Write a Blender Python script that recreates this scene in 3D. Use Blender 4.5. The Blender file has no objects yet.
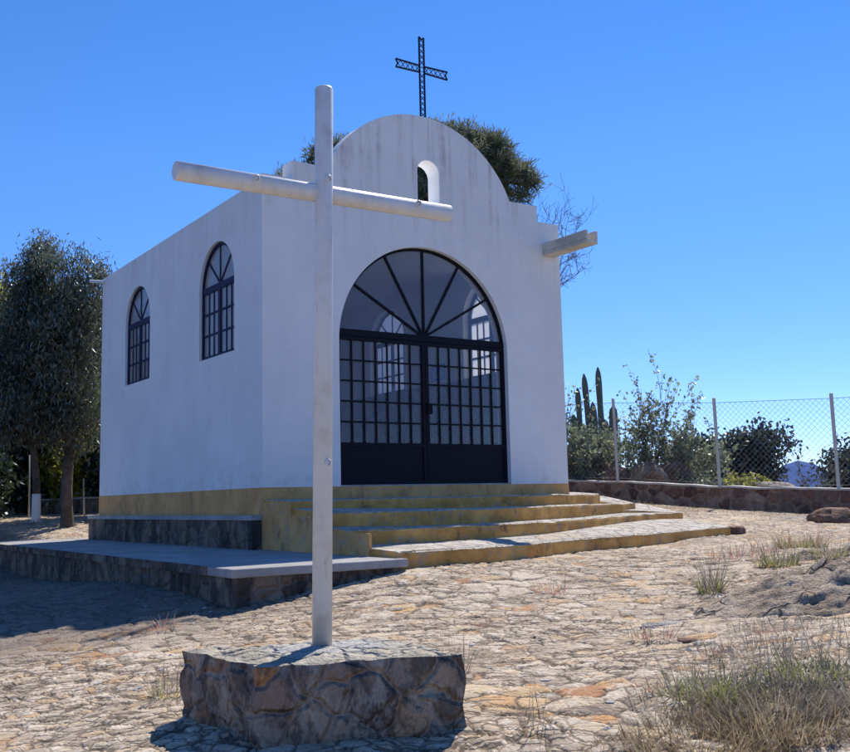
import bpy, bmesh, math, random
import numpy as np
from mathutils import Vector, Matrix, noise, Quaternion
from mathutils.geometry import tessellate_polygon

random.seed(7); RNG = np.random.default_rng(11)
S = bpy.context.scene; COL = S.collection
R = math.radians

# ------------------------------------------------------------------ materials
def new_mat(name):
    m = bpy.data.materials.new(name); m.use_nodes = True
    nt = m.node_tree; nt.nodes.clear()
    return m, nt
class G:                                   # tiny node-graph helper
    def __init__(s, name):
        s.m, s.nt = new_mat(name)
        s.out = s.nt.nodes.new('ShaderNodeOutputMaterial')
    def n(s, t, ins=None, **kw):
        nd = s.nt.nodes.new(t)
        for k, v in kw.items(): setattr(nd, k, v)
        for k, v in (ins or {}).items():
            sock = nd.inputs[k]
            if isinstance(v, bpy.types.NodeSocket): s.nt.links.new(v, sock)
            else: sock.default_value = v
        return nd
    def link(s, a, b): s.nt.links.new(a, b)
    def pos(s): return s.n('ShaderNodeNewGeometry').outputs['Position']
    def nrm(s): return s.n('ShaderNodeNewGeometry').outputs['Normal']
    def scale(s, v, xyz, loc=(0,0,0)):
        return s.n('ShaderNodeMapping', {'Vector': v, 'Scale': xyz, 'Location': loc}).outputs[0]
    def noise(s, v, sc, det=4, rough=.55, dist=0.0):
        return s.n('ShaderNodeTexNoise', {'Vector': v, 'Scale': sc, 'Detail': min(det, 4), 'Roughness': rough, 'Distortion': dist}).outputs[0]
    def noisec(s, v, sc, det=3):
        return s.n('ShaderNodeTexNoise', {'Vector': v, 'Scale': sc, 'Detail': det}).outputs[1]
    def math(s, op, a, b=0.0, c=0.0, clamp=False):
        nd = s.nt.nodes.new('ShaderNodeMath'); nd.operation = op; nd.use_clamp = clamp
        for i, v in enumerate((a, b, c)):
            if isinstance(v, bpy.types.NodeSocket): s.nt.links.new(v, nd.inputs[i])
            else: nd.inputs[i].default_value = v
        return nd.outputs[0]
    def vmath(s, op, a, b=(0,0,0)):
        nd = s.nt.nodes.new('ShaderNodeVectorMath'); nd.operation = op
        for i, v in enumerate((a, b)):
            if isinstance(v, bpy.types.NodeSocket): s.nt.links.new(v, nd.inputs[i])
            else: nd.inputs[i].default_value = v
        return nd.outputs['Value'] if op in ('DOT_PRODUCT', 'LENGTH', 'DISTANCE') else nd.outputs['Vector']
    def ramp(s, f, stops, interp='LINEAR'):
        nd = s.nt.nodes.new('ShaderNodeValToRGB'); s.nt.links.new(f, nd.inputs[0])
        cr = nd.color_ramp; cr.interpolation = interp
        while len(cr.elements) < len(stops): cr.elements.new(.5)
        for e, (p, c) in zip(cr.elements, stops):
            e.position = p
            e.color = (c, c, c, 1) if isinstance(c, (int, float)) else (*c, 1)
        return nd.outputs[0]
    def mix(s, f, a, b, mode='MIX'):
        nd = s.nt.nodes.new('ShaderNodeMix'); nd.data_type = 'RGBA'; nd.blend_type = mode
        for i, v in ((0, f), (6, a), (7, b)):
            if isinstance(v, bpy.types.NodeSocket): s.nt.links.new(v, nd.inputs[i])
            elif i == 0: nd.inputs[0].default_value = v
            else: nd.inputs[i].default_value = (*v, 1) if len(v) == 3 else v
        return nd.outputs[2]
    def step(s, f, lo, hi):
        return s.n('ShaderNodeMapRange', {'Value': f, 'From Min': lo, 'From Max': hi}, interpolation_type='SMOOTHSTEP').outputs[0]
    def bump(s, h, strength=.4, dist=.02):
        return s.n('ShaderNodeBump', {'Height': h, 'Strength': strength, 'Distance': dist}).outputs[0]
    def bsdf(s, col, rough=.9, normal=None, metal=0.0, spec=.3):
        b = s.n('ShaderNodeBsdfPrincipled', {'Base Color': col if isinstance(col, bpy.types.NodeSocket) else (*col, 1),
              'Roughness': rough, 'Metallic': metal, 'Specular IOR Level': spec})
        if normal is not None: s.link(normal, b.inputs['Normal'])
        return b.outputs[0]
    def done(s, sh, disp=None):
        s.link(sh, s.out.inputs[0])
        if disp is not None:
            s.link(disp, s.out.inputs[2]); s.m.displacement_method = 'BOTH'
        return s.m

def m_plaster(name='white_plaster', tone=(.83, .825, .795), stain=.75):
    g = G(name); P = g.pos()
    z = g.n('ShaderNodeSeparateXYZ', {0: P}).outputs
    big = g.noise(P, 1.1, 5, .6)
    col = g.mix(g.step(big, .3, .75), tuple(c*.9 for c in tone), tone)
    fine = g.noise(P, 14, 6, .7)
    col = g.mix(g.math('MULTIPLY', g.step(fine, .5, .85), .12), col, (.45, .45, .46))
    st = g.noise(g.scale(P, (7, 7, .35)), 1.0, 5, .65)
    top = g.step(z[2], 2.9, 5.0)
    ms = g.math('MULTIPLY', g.step(st, .47, .66), g.math('MULTIPLY_ADD', top, .60, .05))
    blot = g.step(g.noise(P, 2.3, 6, .7), .42, .62)
    ms = g.math('MULTIPLY', ms, g.math('MULTIPLY_ADD', blot, .8, .35))
    col = g.mix(g.math('MULTIPLY', ms, stain), col, (.22, .20, .19))
    low = g.math('MULTIPLY', g.step(z[2], .55, 0.0), g.step(g.noise(P, 5, 5, .7), .4, .8))
    col = g.mix(g.math('MULTIPLY', low, .35), col, (.40, .33, .24))
    h = g.math('ADD', g.math('MULTIPLY', g.noise(P, 60, 4, .6), .3), g.math('MULTIPLY', g.noise(g.scale(P, (1, 1, 1.4)), 3.2, 4, .55), 1.6))
    return g.done(g.bsdf(col, .85, g.bump(h, .5, .025)))

def m_ochre(name, worn=.5, dirt=.5):
    g = G(name); P = g.pos()
    big = g.noise(P, 2.2, 6, .65)
    col = g.mix(g.step(big, .35, .7), (.60, .31, .11), (.76, .42, .16))
    ch = g.noise(P, 7, 8, .75)
    col = g.mix(g.math('MULTIPLY', g.step(ch, .52, .66), worn), col, (.38, .34, .29))
    dk = g.noise(g.scale(P, (1, 1, .5)), 4, 7, .75)
    col = g.mix(g.math('MULTIPLY', g.step(dk, .5, .72), dirt), col, (.07, .055, .045))
    h = g.math('ADD', g.noise(P, 45, 5, .65), g.math('MULTIPLY', g.noise(P, 8, 5), 2.0))
    return g.done(g.bsdf(col, .9, g.bump(h, .5, .02)))

def stone_pattern(g, P, sc, squash=(1, 1, 1), warp=.35):
    Q = g.scale(P, tuple(sc*s_ for s_ in squash))
    Q = g.vmath('ADD', Q, g.vmath('MULTIPLY', g.vmath('SUBTRACT', g.noisec(P, sc*.9, 3), (.5, .5, .5)), (warp*2,)*3))
    Q = g.vmath('ADD', Q, g.vmath('MULTIPLY', g.vmath('SUBTRACT', g.noisec(P, sc*2.6, 2), (.5, .5, .5)), (warp*.32,)*3))
    v = g.n('ShaderNodeTexVoronoi', {'Vector': Q, 'Scale': 1.0, 'Randomness': .95})
    e = g.n('ShaderNodeTexVoronoi', {'Vector': Q, 'Scale': 1.0, 'Randomness': .95}, feature='DISTANCE_TO_EDGE').outputs['Distance']
    rnd = g.n('ShaderNodeSeparateColor', {0: v.outputs['Color']}).outputs
    loc = g.vmath('SUBTRACT', Q, v.outputs['Position'])
    tilt = g.vmath('DOT_PRODUCT', loc, g.vmath('SUBTRACT', v.outputs['Color'], (.5, .5, .5)))
    return e, rnd, tilt

def m_flags(name, sc=5.0, amp=1.0):
    g = G(name); P = g.pos()
    PR = g.n('ShaderNodeMapping', {'Vector': P, 'Rotation': (0, 0, R(34)), 'Scale': (1, 1, 1)}).outputs[0]
    e, rnd, tilt = stone_pattern(g, PR, sc, (.78, 1.15, .15), .22)
    e2, rnd2, tilt2 = stone_pattern(g, PR, sc*2.4, (.65, 1.15, .2), .22)
    col = g.ramp(rnd[0], [(0, (.26, .205, .15)), (.18, (.42, .345, .255)), (.36, (.55, .465, .355)), (.52, (.36, .285, .205)), (.64, (.52, .405, .26)),
                          (.76, (.46, .39, .31)), (.87, (.50, .35, .19)), (.94, (.52, .30, .12)), (1, (.36, .18, .095))])
    col2 = g.ramp(rnd2[1], [(0, (.28, .225, .17)), (.5, (.48, .40, .305)), (.8, (.52, .42, .295)), (1, (.46, .29, .14))])
    patch = g.step(g.noise(P, 1.0, 4, .65), .40, .56)
    col = g.mix(g.math('MULTIPLY', patch, .8), col, col2)
    big = g.noise(P, .55, 3, .6)
    mott = g.noise(P, 24, 4, .75)
    col = g.mix(g.math('MULTIPLY', g.step(mott, .48, .70), .55), col, (.16, .125, .09))
    lich = g.noise(P, 8, 4, .7)
    col = g.mix(g.math('MULTIPLY', g.step(lich, .50, .64), .55), col, (.70, .63, .53))
    col = g.mix(g.math('MULTIPLY', g.step(big, .50, .66), .22), col, (.55, .43, .28))
    groove = g.math('MAXIMUM', g.step(e, .060, .015), g.math('MULTIPLY', patch, g.step(e2, .09, .02)))
    dirt = g.step(lich, .38, .58)
    col = g.mix(g.math('MULTIPLY', groove, .85), col, g.mix(dirt, (.045, .034, .026), (.19, .145, .105)))
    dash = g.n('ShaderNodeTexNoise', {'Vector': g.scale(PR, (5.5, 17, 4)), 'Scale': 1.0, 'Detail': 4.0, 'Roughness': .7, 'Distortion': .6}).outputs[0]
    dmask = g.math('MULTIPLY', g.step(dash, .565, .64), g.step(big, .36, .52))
    col = g.mix(g.math('MULTIPLY', dmask, .8), col, (.075, .058, .045))  # dark dashes painted as the shadows of small stone ledges
    col = g.mix(1.0, col, (1.12, 1.09, 1.06), 'MULTIPLY')
    earth = g.math('MULTIPLY', g.step(g.noise(g.scale(P, (1, 1, 1), (4, 9, 0)), .8, 4, .65), .53, .64), g.step(mott, .40, .55))
    col = g.mix(g.math('MULTIPLY', earth, .7), col, (.20, .145, .10))
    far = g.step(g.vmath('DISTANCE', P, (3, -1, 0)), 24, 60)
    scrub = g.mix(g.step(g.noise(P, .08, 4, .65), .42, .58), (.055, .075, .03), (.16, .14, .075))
    col = g.mix(far, col, g.mix(g.step(g.vmath('DISTANCE', P, (3, -1, 0)), 200, 2200), scrub, (.13, .18, .30)))  # far ground turns blue, distance haze painted into the colour
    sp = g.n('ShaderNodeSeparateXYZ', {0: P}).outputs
    soil_shade = g.math('MULTIPLY', g.step(g.math('ADD', sp[1], g.math('MULTIPLY', lich, 1.2)), -3.6, -2.2), g.step(sp[0], -.6, -1.6))
    col = g.mix(g.math('MULTIPLY', soil_shade, .7), col, (.11, .08, .065))  # dark soil left of the terrace, its colour also deepening the chapel's shadow
    k1 = g.step(e, .012, .075); k2 = g.math('MULTIPLY', patch, g.step(e2, .015, .11))
    h = g.math('MULTIPLY', k1, g.math('MULTIPLY_ADD', rnd[1], .012, .005))
    h = g.math('ADD', h, g.math('MULTIPLY', k1, g.math('MULTIPLY', tilt, .024)))
    h = g.math('ADD', h, g.math('MULTIPLY', k2, g.math('ADD', g.math('MULTIPLY_ADD', rnd2[0], .007, .003), g.math('MULTIPLY', tilt2, .013))))
    h = g.math('ADD', h, g.math('MULTIPLY', lich, .010))
    d = g.n('ShaderNodeDisplacement', {'Height': g.math('MULTIPLY', h, amp), 'Midlevel': 0.0, 'Scale': 1.0}).outputs[0]
    hb = g.math('ADD', g.math('SUBTRACT', g.math('MULTIPLY', g.noise(P, 34, 4, .75), .9), g.math('MULTIPLY', dmask, .8)), g.math('MULTIPLY', g.step(e2, .0, .10), .35))
    m = g.done(g.bsdf(col, .92, g.bump(hb, .6, .02)), d)
    m.displacement_method = 'DISPLACEMENT'; return m

def m_step():                                  # flagstone tread, ochre painted riser
    g = G('step_stone'); P = g.pos()
    e, rnd, tilt = stone_pattern(g, P, 3.4, (1, 1, .1))
    col = g.ramp(rnd[0], [(0, (.40, .35, .29)), (.5, (.56, .50, .42)), (.85, (.50, .45, .39)), (1, (.50, .40, .27))])
    groove = g.step(e, .07, .01)
    mott = g.noise(P, 18, 8, .7)
    col = g.mix(g.math('MULTIPLY', g.step(mott, .46, .66), .6), col, (.13, .11, .09))
    col = g.mix(g.math('MULTIPLY', groove, .5), col, (.28, .23, .18))
    big = g.noise(P, 2.6, 6, .65)
    oc = g.mix(g.step(big, .35, .7), (.50, .25, .065), (.78, .42, .12))
    oc = g.mix(g.math('MULTIPLY', g.step(g.noise(P, 6, 8, .75), .53, .66), .6), oc, (.34, .30, .25))
    oc = g.mix(g.math('MULTIPLY', g.step(g.noise(P, 3.3, 8, .75), .54, .72), .75), oc, (.09, .065, .05))
    nz = g.n('ShaderNodeSeparateXYZ', {0: g.n('ShaderNodeNewGeometry').outputs['True Normal']}).outputs[2]
    up = g.step(nz, .55, .8)
    col = g.mix(up, oc, col)
    h = g.math('ADD', g.math('MULTIPLY', g.noise(P, 16, 7, .7), .015), g.math('MULTIPLY', up, g.math('SUBTRACT', g.math('MULTIPLY', tilt, .03), g.math('MULTIPLY', groove, .02))))
    return g.done(g.bsdf(col, .9, g.bump(h, 1.0, 1.0)))

def m_rubble(name, sc=4.0, stones=None, mortar=(.30, .26, .22), drip=0.5, gap=(.10, .02), amp=1.0):
    g = G(name); P = g.pos()
    e, rnd, tilt = stone_pattern(g, P, sc, (1, 1, 1.25), .3)
    stones = stones or [(0, (.09, .07, .06)), (.3, (.17, .13, .10)), (.6, (.24, .17, .11)), (.85, (.13, .085, .06)), (1, (.30, .24, .18))]
    col = g.ramp(rnd[0], stones)
    mott = g.noise(P, 16, 8, .75)
    col = g.mix(g.math('MULTIPLY', g.step(mott, .48, .75), .55), col, (.32, .28, .23))
    edge = g.math('MULTIPLY', g.step(g.math('ADD', e, g.math('MULTIPLY', g.math('SUBTRACT', g.noise(P, 5, 4, .7), .5), .22)), *gap), g.math('MULTIPLY_ADD', g.step(g.noise(P, 2.2, 4), .35, .65), .7, .3))
    col = g.mix(g.math('MULTIPLY', edge, .85), col, mortar)
    dk = g.noise(g.scale(P, (2.4, 2.4, 1.0)), 1.6, 6, .75)
    col = g.mix(g.math('MULTIPLY', g.step(dk, .42, .62), drip), col, (.035, .03, .027))
    h = g.math('ADD', g.math('MULTIPLY', g.step(e, 0, .22), .03), g.math('MULTIPLY', tilt, .05))
    h = g.math('ADD', h, g.math('MULTIPLY', g.noise(P, 15, 8, .7), .03))
    return g.done(g.bsdf(col, .93, g.bump(g.math('MULTIPLY', h, amp), 1.0, 1.0)))

def m_concrete(name, tone=(.42, .41, .40), dark=.5):
    g = G(name); P = g.pos()
    col = g.mix(g.step(g.noise(P, 1.6, 6, .65), .35, .7), tuple(c*.72 for c in tone), tone)
    col = g.mix(g.math('MULTIPLY', g.step(g.noise(P, 6, 8, .75), .5, .72), dark), col, tuple(c*.35 for c in tone))
    h = g.math('ADD', g.noise(P, 40, 6, .7), g.math('MULTIPLY', g.noise(P, 7, 5), 2))
    return g.done(g.bsdf(col, .88, g.bump(h, .5, .012)))

def m_rock(name, a=(.20, .16, .12), b=(.42, .36, .29), c=(.07, .055, .045), spots=.6):
    g = G(name); P = g.pos()
    n1 = g.noise(P, 2.6, 8, .68, .6)
    col = g.mix(g.step(n1, .35, .68), a, b)
    col = g.mix(g.math('MULTIPLY', g.step(g.noise(P, 8, 8, .75), .5, .7), spots), col, c)
    col = g.mix(g.math('MULTIPLY', g.step(g.noise(P, 1.5, 6, .7), .56, .74), .5), col, (.30, .17, .09))
    lay = g.noise(g.scale(P, (1.2, 1.2, 5)), 2.2, 7, .7)
    h = g.math('ADD', g.math('MULTIPLY', lay, .06), g.math('MULTIPLY', g.noise(P, 13, 8, .75), .05))
    return g.done(g.bsdf(col, .92, g.bump(h, 1.0, 1.0)))

def m_paint(name, col, rough=.4, var=.12, metal=0.0, dirt=(.25, .2, .16), spec=.5):
    g = G(name); P = g.pos()
    n1 = g.noise(P, 3.5, 6, .65)
    c = g.mix(g.math('MULTIPLY', g.step(n1, .42, .75), var), col, dirt)
    n2 = g.noise(g.scale(P, (1, 1, .25)), 22, 5, .7)
    c = g.mix(g.math('MULTIPLY', g.step(n2, .56, .78), var), c, dirt)
    return g.done(g.bsdf(c, rough, g.bump(g.noise(P, 30, 4), .12, .01), metal, spec))

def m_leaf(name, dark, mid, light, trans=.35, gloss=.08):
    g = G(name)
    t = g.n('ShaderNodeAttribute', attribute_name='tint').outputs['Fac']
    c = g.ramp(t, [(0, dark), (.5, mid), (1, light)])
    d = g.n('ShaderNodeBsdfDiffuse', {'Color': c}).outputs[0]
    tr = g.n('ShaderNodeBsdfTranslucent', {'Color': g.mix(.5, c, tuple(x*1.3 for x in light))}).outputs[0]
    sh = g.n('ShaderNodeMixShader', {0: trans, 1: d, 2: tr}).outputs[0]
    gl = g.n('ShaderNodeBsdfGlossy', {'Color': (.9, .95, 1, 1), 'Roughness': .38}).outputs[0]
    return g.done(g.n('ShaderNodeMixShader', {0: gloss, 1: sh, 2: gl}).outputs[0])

def m_glass(name, tint, solid, scol, frost=0.0, refl=1.0):
    g = G(name)
    tr = g.n('ShaderNodeBsdfTransparent', {'Color': (*tint, 1)}).outputs[0]
    df = g.n('ShaderNodeBsdfDiffuse', {'Color': (*scol, 1)}).outputs[0]
    tl = g.n('ShaderNodeBsdfTranslucent', {'Color': (*scol, 1)}).outputs[0]
    sol = g.n('ShaderNodeMixShader', {0: frost, 1: df, 2: tl}).outputs[0]
    a = g.n('ShaderNodeMixShader', {0: solid, 1: tr, 2: sol}).outputs[0]
    gl = g.n('ShaderNodeBsdfGlossy', {'Color': (1, 1, 1, 1), 'Roughness': .03}).outputs[0]
    fr = g.math('MULTIPLY', g.n('ShaderNodeFresnel', {'IOR': 1.5}).outputs[0], refl)
    return g.done(g.n('ShaderNodeMixShader', {0: fr, 1: a, 2: gl}).outputs[0])

MAT = dict(
    plaster=m_plaster(), plaster_in=m_plaster('interior_plaster', (.78, .78, .79), .1), reveal=m_paint('bounce_white', (.86, .86, .85), .7, .03),  # reveal is whiter than the plaster, imitating bounced sunlight in the bell opening
    band=m_ochre('ochre_band', .25, .4), stairside=m_ochre('ochre_stucco', .6, .75),
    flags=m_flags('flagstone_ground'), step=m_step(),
    rubble=m_rubble('dark_rubble_wall', 4.6, mortar=(.20, .175, .15), drip=.85),
    redrubble=m_rubble('red_rubble_wall', 3.4, [(0, (.07, .04, .035)), (.3, (.16, .085, .065)), (.6, (.27, .18, .13)), (.8, (.10, .055, .05)), (1, (.34, .25, .19))], (.31, .245, .195), .4, (.13, .03)),
    wainscot=m_rubble('interior_stone', 3.2, [(0, (.20, .16, .13)), (.5, (.33, .27, .22)), (1, (.42, .36, .30))], (.40, .35, .30), .35),
    block=m_rock('pedestal_rock', (.13, .10, .08), (.27, .20, .14), (.045, .035, .03), .65),
    concrete=m_concrete('terrace_concrete', (.42, .40, .385), .45), palecon=m_concrete('pale_concrete', (.52, .49, .45), .5),
    spout=m_concrete('spout_concrete', (.66, .61, .53), .35),
    iron=m_paint('dark_iron', (.0045, .005, .012), .6, .2, 0, (.012, .010, .012), .18),
    blueiron=m_paint('blue_iron', (.010, .014, .055), .6, .2, 0, (.025, .02, .03), .2),
    whitepost=m_paint('white_pipe_paint', (.69, .69, .68), .42, .6, 0, (.40, .34, .27)),
    galv=m_paint('galvanised', (.45, .45, .43), .55, .25, .4),
    wire=m_paint('fence_wire', (.22, .23, .24), .5, .2, .3),
    gateglass=m_glass('gate_glass', (.97, .975, .99), .08, (.55, .60, .80), .2, .45),  # bluish diffuse part paints sky haze onto the gate panes
    winglass=m_glass('window_glass', (.90, .92, .96), .90, (.97, .97, .97), .96, .8),
    bark=m_rock('bark', (.06, .05, .04), (.13, .11, .09), (.035, .03, .025), .5),
    whitewash=m_paint('whitewashed_bark', (.7, .68, .64), .9, .4),
    rock_brown=m_rock('brown_boulder', (.16, .085, .055), (.34, .22, .155), (.055, .035, .03)),
    ledge=m_rock('rock_ledge', (.23, .18, .14), (.40, .33, .26), (.085, .065, .05), .6), rock_pale=m_rock('pale_boulder', (.38, .31, .24), (.58, .50, .40), (.2, .15, .11), .4),
    rock_tan=m_rock('tan_boulder', (.24, .155, .10), (.44, .33, .23), (.09, .055, .04), .5), rock_grey=m_rock('ledge_rock', (.24, .21, .18), (.42, .38, .33), (.09, .075, .065), .45),
    euc=m_leaf('eucalyptus_leaf', (.014, .020, .011), (.045, .058, .030), (.20, .21, .12), .34, .07),
    dkleaf=m_leaf('dark_leaf', (.010, .018, .010), (.024, .040, .019), (.06, .085, .035), .3, .06),
    ylleaf=m_leaf('yellow_leaf', (.07, .09, .016), (.20, .22, .04), (.42, .40, .08), .55, .05),
    pine=m_leaf('pine_needle', (.030, .042, .024), (.085, .105, .055), (.22, .225, .14), .36, .03),
    shleaf=m_leaf('shrub_leaf', (.040, .058, .034), (.12, .15, .08), (.30, .33, .19), .5, .08),
    oakleaf=m_leaf('oak_leaf', (.010, .016, .012), (.030, .042, .026), (.08, .095, .06), .3, .06),
    cactus=m_paint('cactus_skin', (.105, .13, .10), .75, .4, 0, (.22, .20, .15)),
    twig=m_paint('dry_twig', (.13, .10, .08), .9, .3),
    grass=m_leaf('grass_blade', (.045, .055, .014), (.14, .17, .032), (.34, .36, .085), .4, .04),
    straw=m_leaf('dry_straw', (.10, .065, .03), (.26, .18, .09), (.50, .42, .27), .35, .03),
    greydry=m_leaf('grey_dry_stem', (.07, .055, .045), (.22, .18, .14), (.45, .40, .34), .3, .03),
    redgrass=m_leaf('red_grass', (.22, .05, .035), (.48, .15, .10), (.62, .34, .26), .4, .03),
    paper=m_paint('poster_paper', (.90, .76, .82), .7, .05), ink=m_paint('poster_ink', (.45, .22, .36), .7, .05),
    blueprint=m_paint('poster_blue', (.22, .34, .95), .6, .1), paleblue=m_paint('poster_pale_blue', (.50, .60, .85), .6, .1),
)
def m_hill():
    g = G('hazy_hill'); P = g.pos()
    c = g.mix(g.step(g.noise(P, .02, 6, .6), .35, .7), (.06, .10, .24), (.09, .14, .30))  # blue base colour carries the distance haze
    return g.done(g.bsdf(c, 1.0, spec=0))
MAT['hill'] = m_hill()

# ------------------------------------------------------------------ mesh helpers
def frame_for(d):
    d = Vector(d).normalized()
    a = Vector((0, 0, 1)) if abs(d.z) < .9 else Vector((1, 0, 0))
    u = d.cross(a).normalized(); return u, d.cross(u).normalized()
class MB:
    def __init__(s): s.v = []; s.f = []
    def add(s, vs, fs):
        o = len(s.v); s.v += [tuple(q) for q in vs]; s.f += [tuple(i+o for i in f) for f in fs]; return s
    def box(s, x0, x1, y0, y1, z0, z1):
        return s.add([(x, y, z) for z in (z0, z1) for (x, y) in ((x0, y0), (x1, y0), (x1, y1), (x0, y1))],
                     [(3, 2, 1, 0), (4, 5, 6, 7), (0, 1, 5, 4), (1, 2, 6, 5), (2, 3, 7, 6), (3, 0, 4, 7)])
    def bar(s, p, q, w, d, up):              # rectangular bar from p to q; width across, depth along up
        p, q, up = Vector(p), Vector(q), Vector(up); t = (q-p).normalized(); a = t.cross(up).normalized()*w/2; b = up.normalized()*d/2
        vs = [p-a-b, p+a-b, p+a+b, p-a+b, q-a-b, q+a-b, q+a+b, q-a+b]
        return s.add(vs, [(3, 2, 1, 0), (4, 5, 6, 7), (0, 1, 5, 4), (1, 2, 6, 5), (2, 3, 7, 6), (3, 0, 4, 7)])
    def tube(s, pts, rad, n=8, cap=True):
        pts = [Vector(p) for p in pts]; rad = rad if hasattr(rad, '__len__') else [rad]*len(pts); vs = []
        u0 = None
        for i, p in enumerate(pts):
            d = (pts[min(i+1, len(pts)-1)]-pts[max(i-1, 0)]).normalized()
            if u0 is None: u0, w = frame_for(d)
            u0 = (u0-d*u0.dot(d)).normalized(); w = d.cross(u0)
            for k in range(n):
                a = 2*math.pi*k/n; vs.append(p+(u0*math.cos(a)+w*math.sin(a))*rad[i])
        fs = [(i*n+k, i*n+(k+1) % n, (i+1)*n+(k+1) % n, (i+1)*n+k) for i in range(len(pts)-1) for k in range(n)]
        if cap: fs += [tuple(range(n))[::-1], tuple((len(pts)-1)*n+k for k in range(n))]
        return s.add(vs, fs)
    def prism(s, outer, holes, to3, a0, a1):  # 2-D polygon (with holes) extruded between a0 and a1
        loops = [outer]+holes
        tri = tessellate_polygon([[Vector((p[0], p[1], 0)) for p in l] for l in loops])
        flat = [p for l in loops for p in l]; n = len(flat)
        vs = [to3(p, a0) for p in flat]+[to3(p, a1) for p in flat]
        fs = [tuple(t) for t in tri]+[tuple(i+n for i in t[::-1]) for t in tri]
        o = 0
        for l in loops:
            m = len(l); fs += [(o+i, o+(i+1) % m, o+(i+1) % m+n, o+i+n) for i in range(m)]; o += m
        return s.add(vs, fs)
    def build(s, name, mat, parent=None, origin=None, smooth=False, fix=True):
        o0 = Vector(parent['_o']) if parent is not None else Vector(origin or (0, 0, 0))
        me = bpy.data.meshes.new(name); me.from_pydata([tuple(Vector(v)-o0) for v in s.v], [], s.f)
        if fix:
            bm = bmesh.new(); bm.from_mesh(me); bmesh.ops.recalc_face_normals(bm, faces=bm.faces); bm.to_mesh(me); bm.free()
        me.materials.append(mat)
        if smooth: me.polygons.foreach_set('use_smooth', [True]*len(me.polygons))
        return link(name, me, parent, o0)
def link(name, me, parent, o0):
    ob = bpy.data.objects.new(name, me); COL.objects.link(ob)
    ob['_o'] = tuple(o0)
    if parent is not None: ob.parent = parent
    else: ob.location = o0
    return ob
def thing(name, loc, label, cat, group=None):
    o = bpy.data.objects.new(name, None); COL.objects.link(o); o.location = loc; o['_o'] = tuple(loc); o.empty_display_size = .2
    return tag(o, label, cat, group)
def tag(o, label, cat, group=None):
    o['label'] = label; o['category'] = cat
    if group: o['group'] = group
    return o
def np_obj(name, V, k, mat, parent=None, origin=(0, 0, 0), tint=None):   # V (n*k,3): n separate k-gons
    o0 = np.array(parent['_o'] if parent is not None else origin)
    n = len(V)//k; me = bpy.data.meshes.new(name)
    me.vertices.add(len(V)); me.vertices.foreach_set('co', (V-o0).astype(np.float32).ravel())
    me.loops.add(n*k); me.loops.foreach_set('vertex_index', np.arange(n*k, dtype=np.int32))
    me.polygons.add(n); me.polygons.foreach_set('loop_start', np.arange(0, n*k, k, dtype=np.int32))
    me.update(calc_edges=True)
    if tint is not None:
        a = me.attributes.new('tint', 'FLOAT', 'POINT'); a.data.foreach_set('value', np.repeat(tint, k).astype(np.float32))
    me.materials.append(mat)
    return link(name, me, parent, Vector(o0))
def unit(v): return v/np.maximum(np.linalg.norm(v, axis=-1, keepdims=True), 1e-9)
def leaves(C, A, l, w):                      # diamond leaves at C along A
    n = len(C); A = unit(A); B = unit(np.cross(A, RNG.normal(size=(n, 3))))
    l = np.broadcast_to(l, (n,))[:, None]; w = np.broadcast_to(w, (n,))[:, None]
    return np.stack([C-A*l/2, C+B*w/2-A*l*.05, C+A*l/2, C-B*w/2-A*l*.05], 1).reshape(-1, 3)
def blob_points(lobes, clumps, per, sig):    # clump centres biased to the shell of ellipsoid lobes, then leaves around them
    vol = np.array([l[1][0]*l[1][1]*l[1][2] for l in lobes])**.67; k = RNG.choice(len(lobes), clumps, p=vol/vol.sum())
    c = np.array([l[0] for l in lobes])[k]; r = np.array([l[1] for l in lobes])[k]
    d = unit(RNG.normal(size=(clumps, 3))); rad = RNG.uniform(.25, 1, clumps)**.45
    cc = c+d*r*rad[:, None]
    p = np.repeat(cc, per, 0)+RNG.normal(size=(clumps*per, 3))*sig
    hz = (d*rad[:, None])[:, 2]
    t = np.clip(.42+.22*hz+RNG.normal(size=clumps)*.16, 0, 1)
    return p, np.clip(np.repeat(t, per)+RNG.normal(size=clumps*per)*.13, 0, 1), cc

# ------------------------------------------------------------------ world, sun, camera
SUN_AZ, SUN_EL = 57.0, 49.3                 # azimuth measured from +Y towards +X
W_ = bpy.data.worlds.new('World'); S.world = W_; W_.use_nodes = True
wn = W_.node_tree; bg = wn.nodes['Background']
sky = wn.nodes.new('ShaderNodeTexSky'); sky.sky_type = 'NISHITA'; sky.sun_disc = False
sky.sun_elevation = R(SUN_EL); sky.sun_rotation = R(SUN_AZ); sky.altitude = 2600; sky.air_density = 1.0; sky.dust_density = .0; sky.ozone_density = 3.0
hs = wn.nodes.new('ShaderNodeHueSaturation'); hs.inputs['Saturation'].default_value = 1.28
wn.links.new(sky.outputs[0], hs.inputs['Color']); tm = wn.nodes.new('ShaderNodeMix'); tm.data_type = 'RGBA'; tm.blend_type = 'MULTIPLY'; tm.inputs[0].default_value = 1; tm.inputs[7].default_value = (1.32, 1.03, 1.13, 1)
wn.links.new(hs.outputs[0], tm.inputs[6]); tc = wn.nodes.new('ShaderNodeTexCoord'); sx = wn.nodes.new('ShaderNodeSeparateXYZ'); wn.links.new(tc.outputs['Generated'], sx.inputs[0])
hr = wn.nodes.new('ShaderNodeValToRGB'); wn.links.new(sx.outputs[2], hr.inputs[0])
hr.color_ramp.elements[0].position = 0.0; hr.color_ramp.elements[0].color = (.50, .70, .90, 1)
hr.color_ramp.elements[1].position = .32; hr.color_ramp.elements[1].color = (1, 1, 1, 1)
em = hr.color_ramp.elements.new(.10); em.color = (.62, .76, .93, 1)
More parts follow.
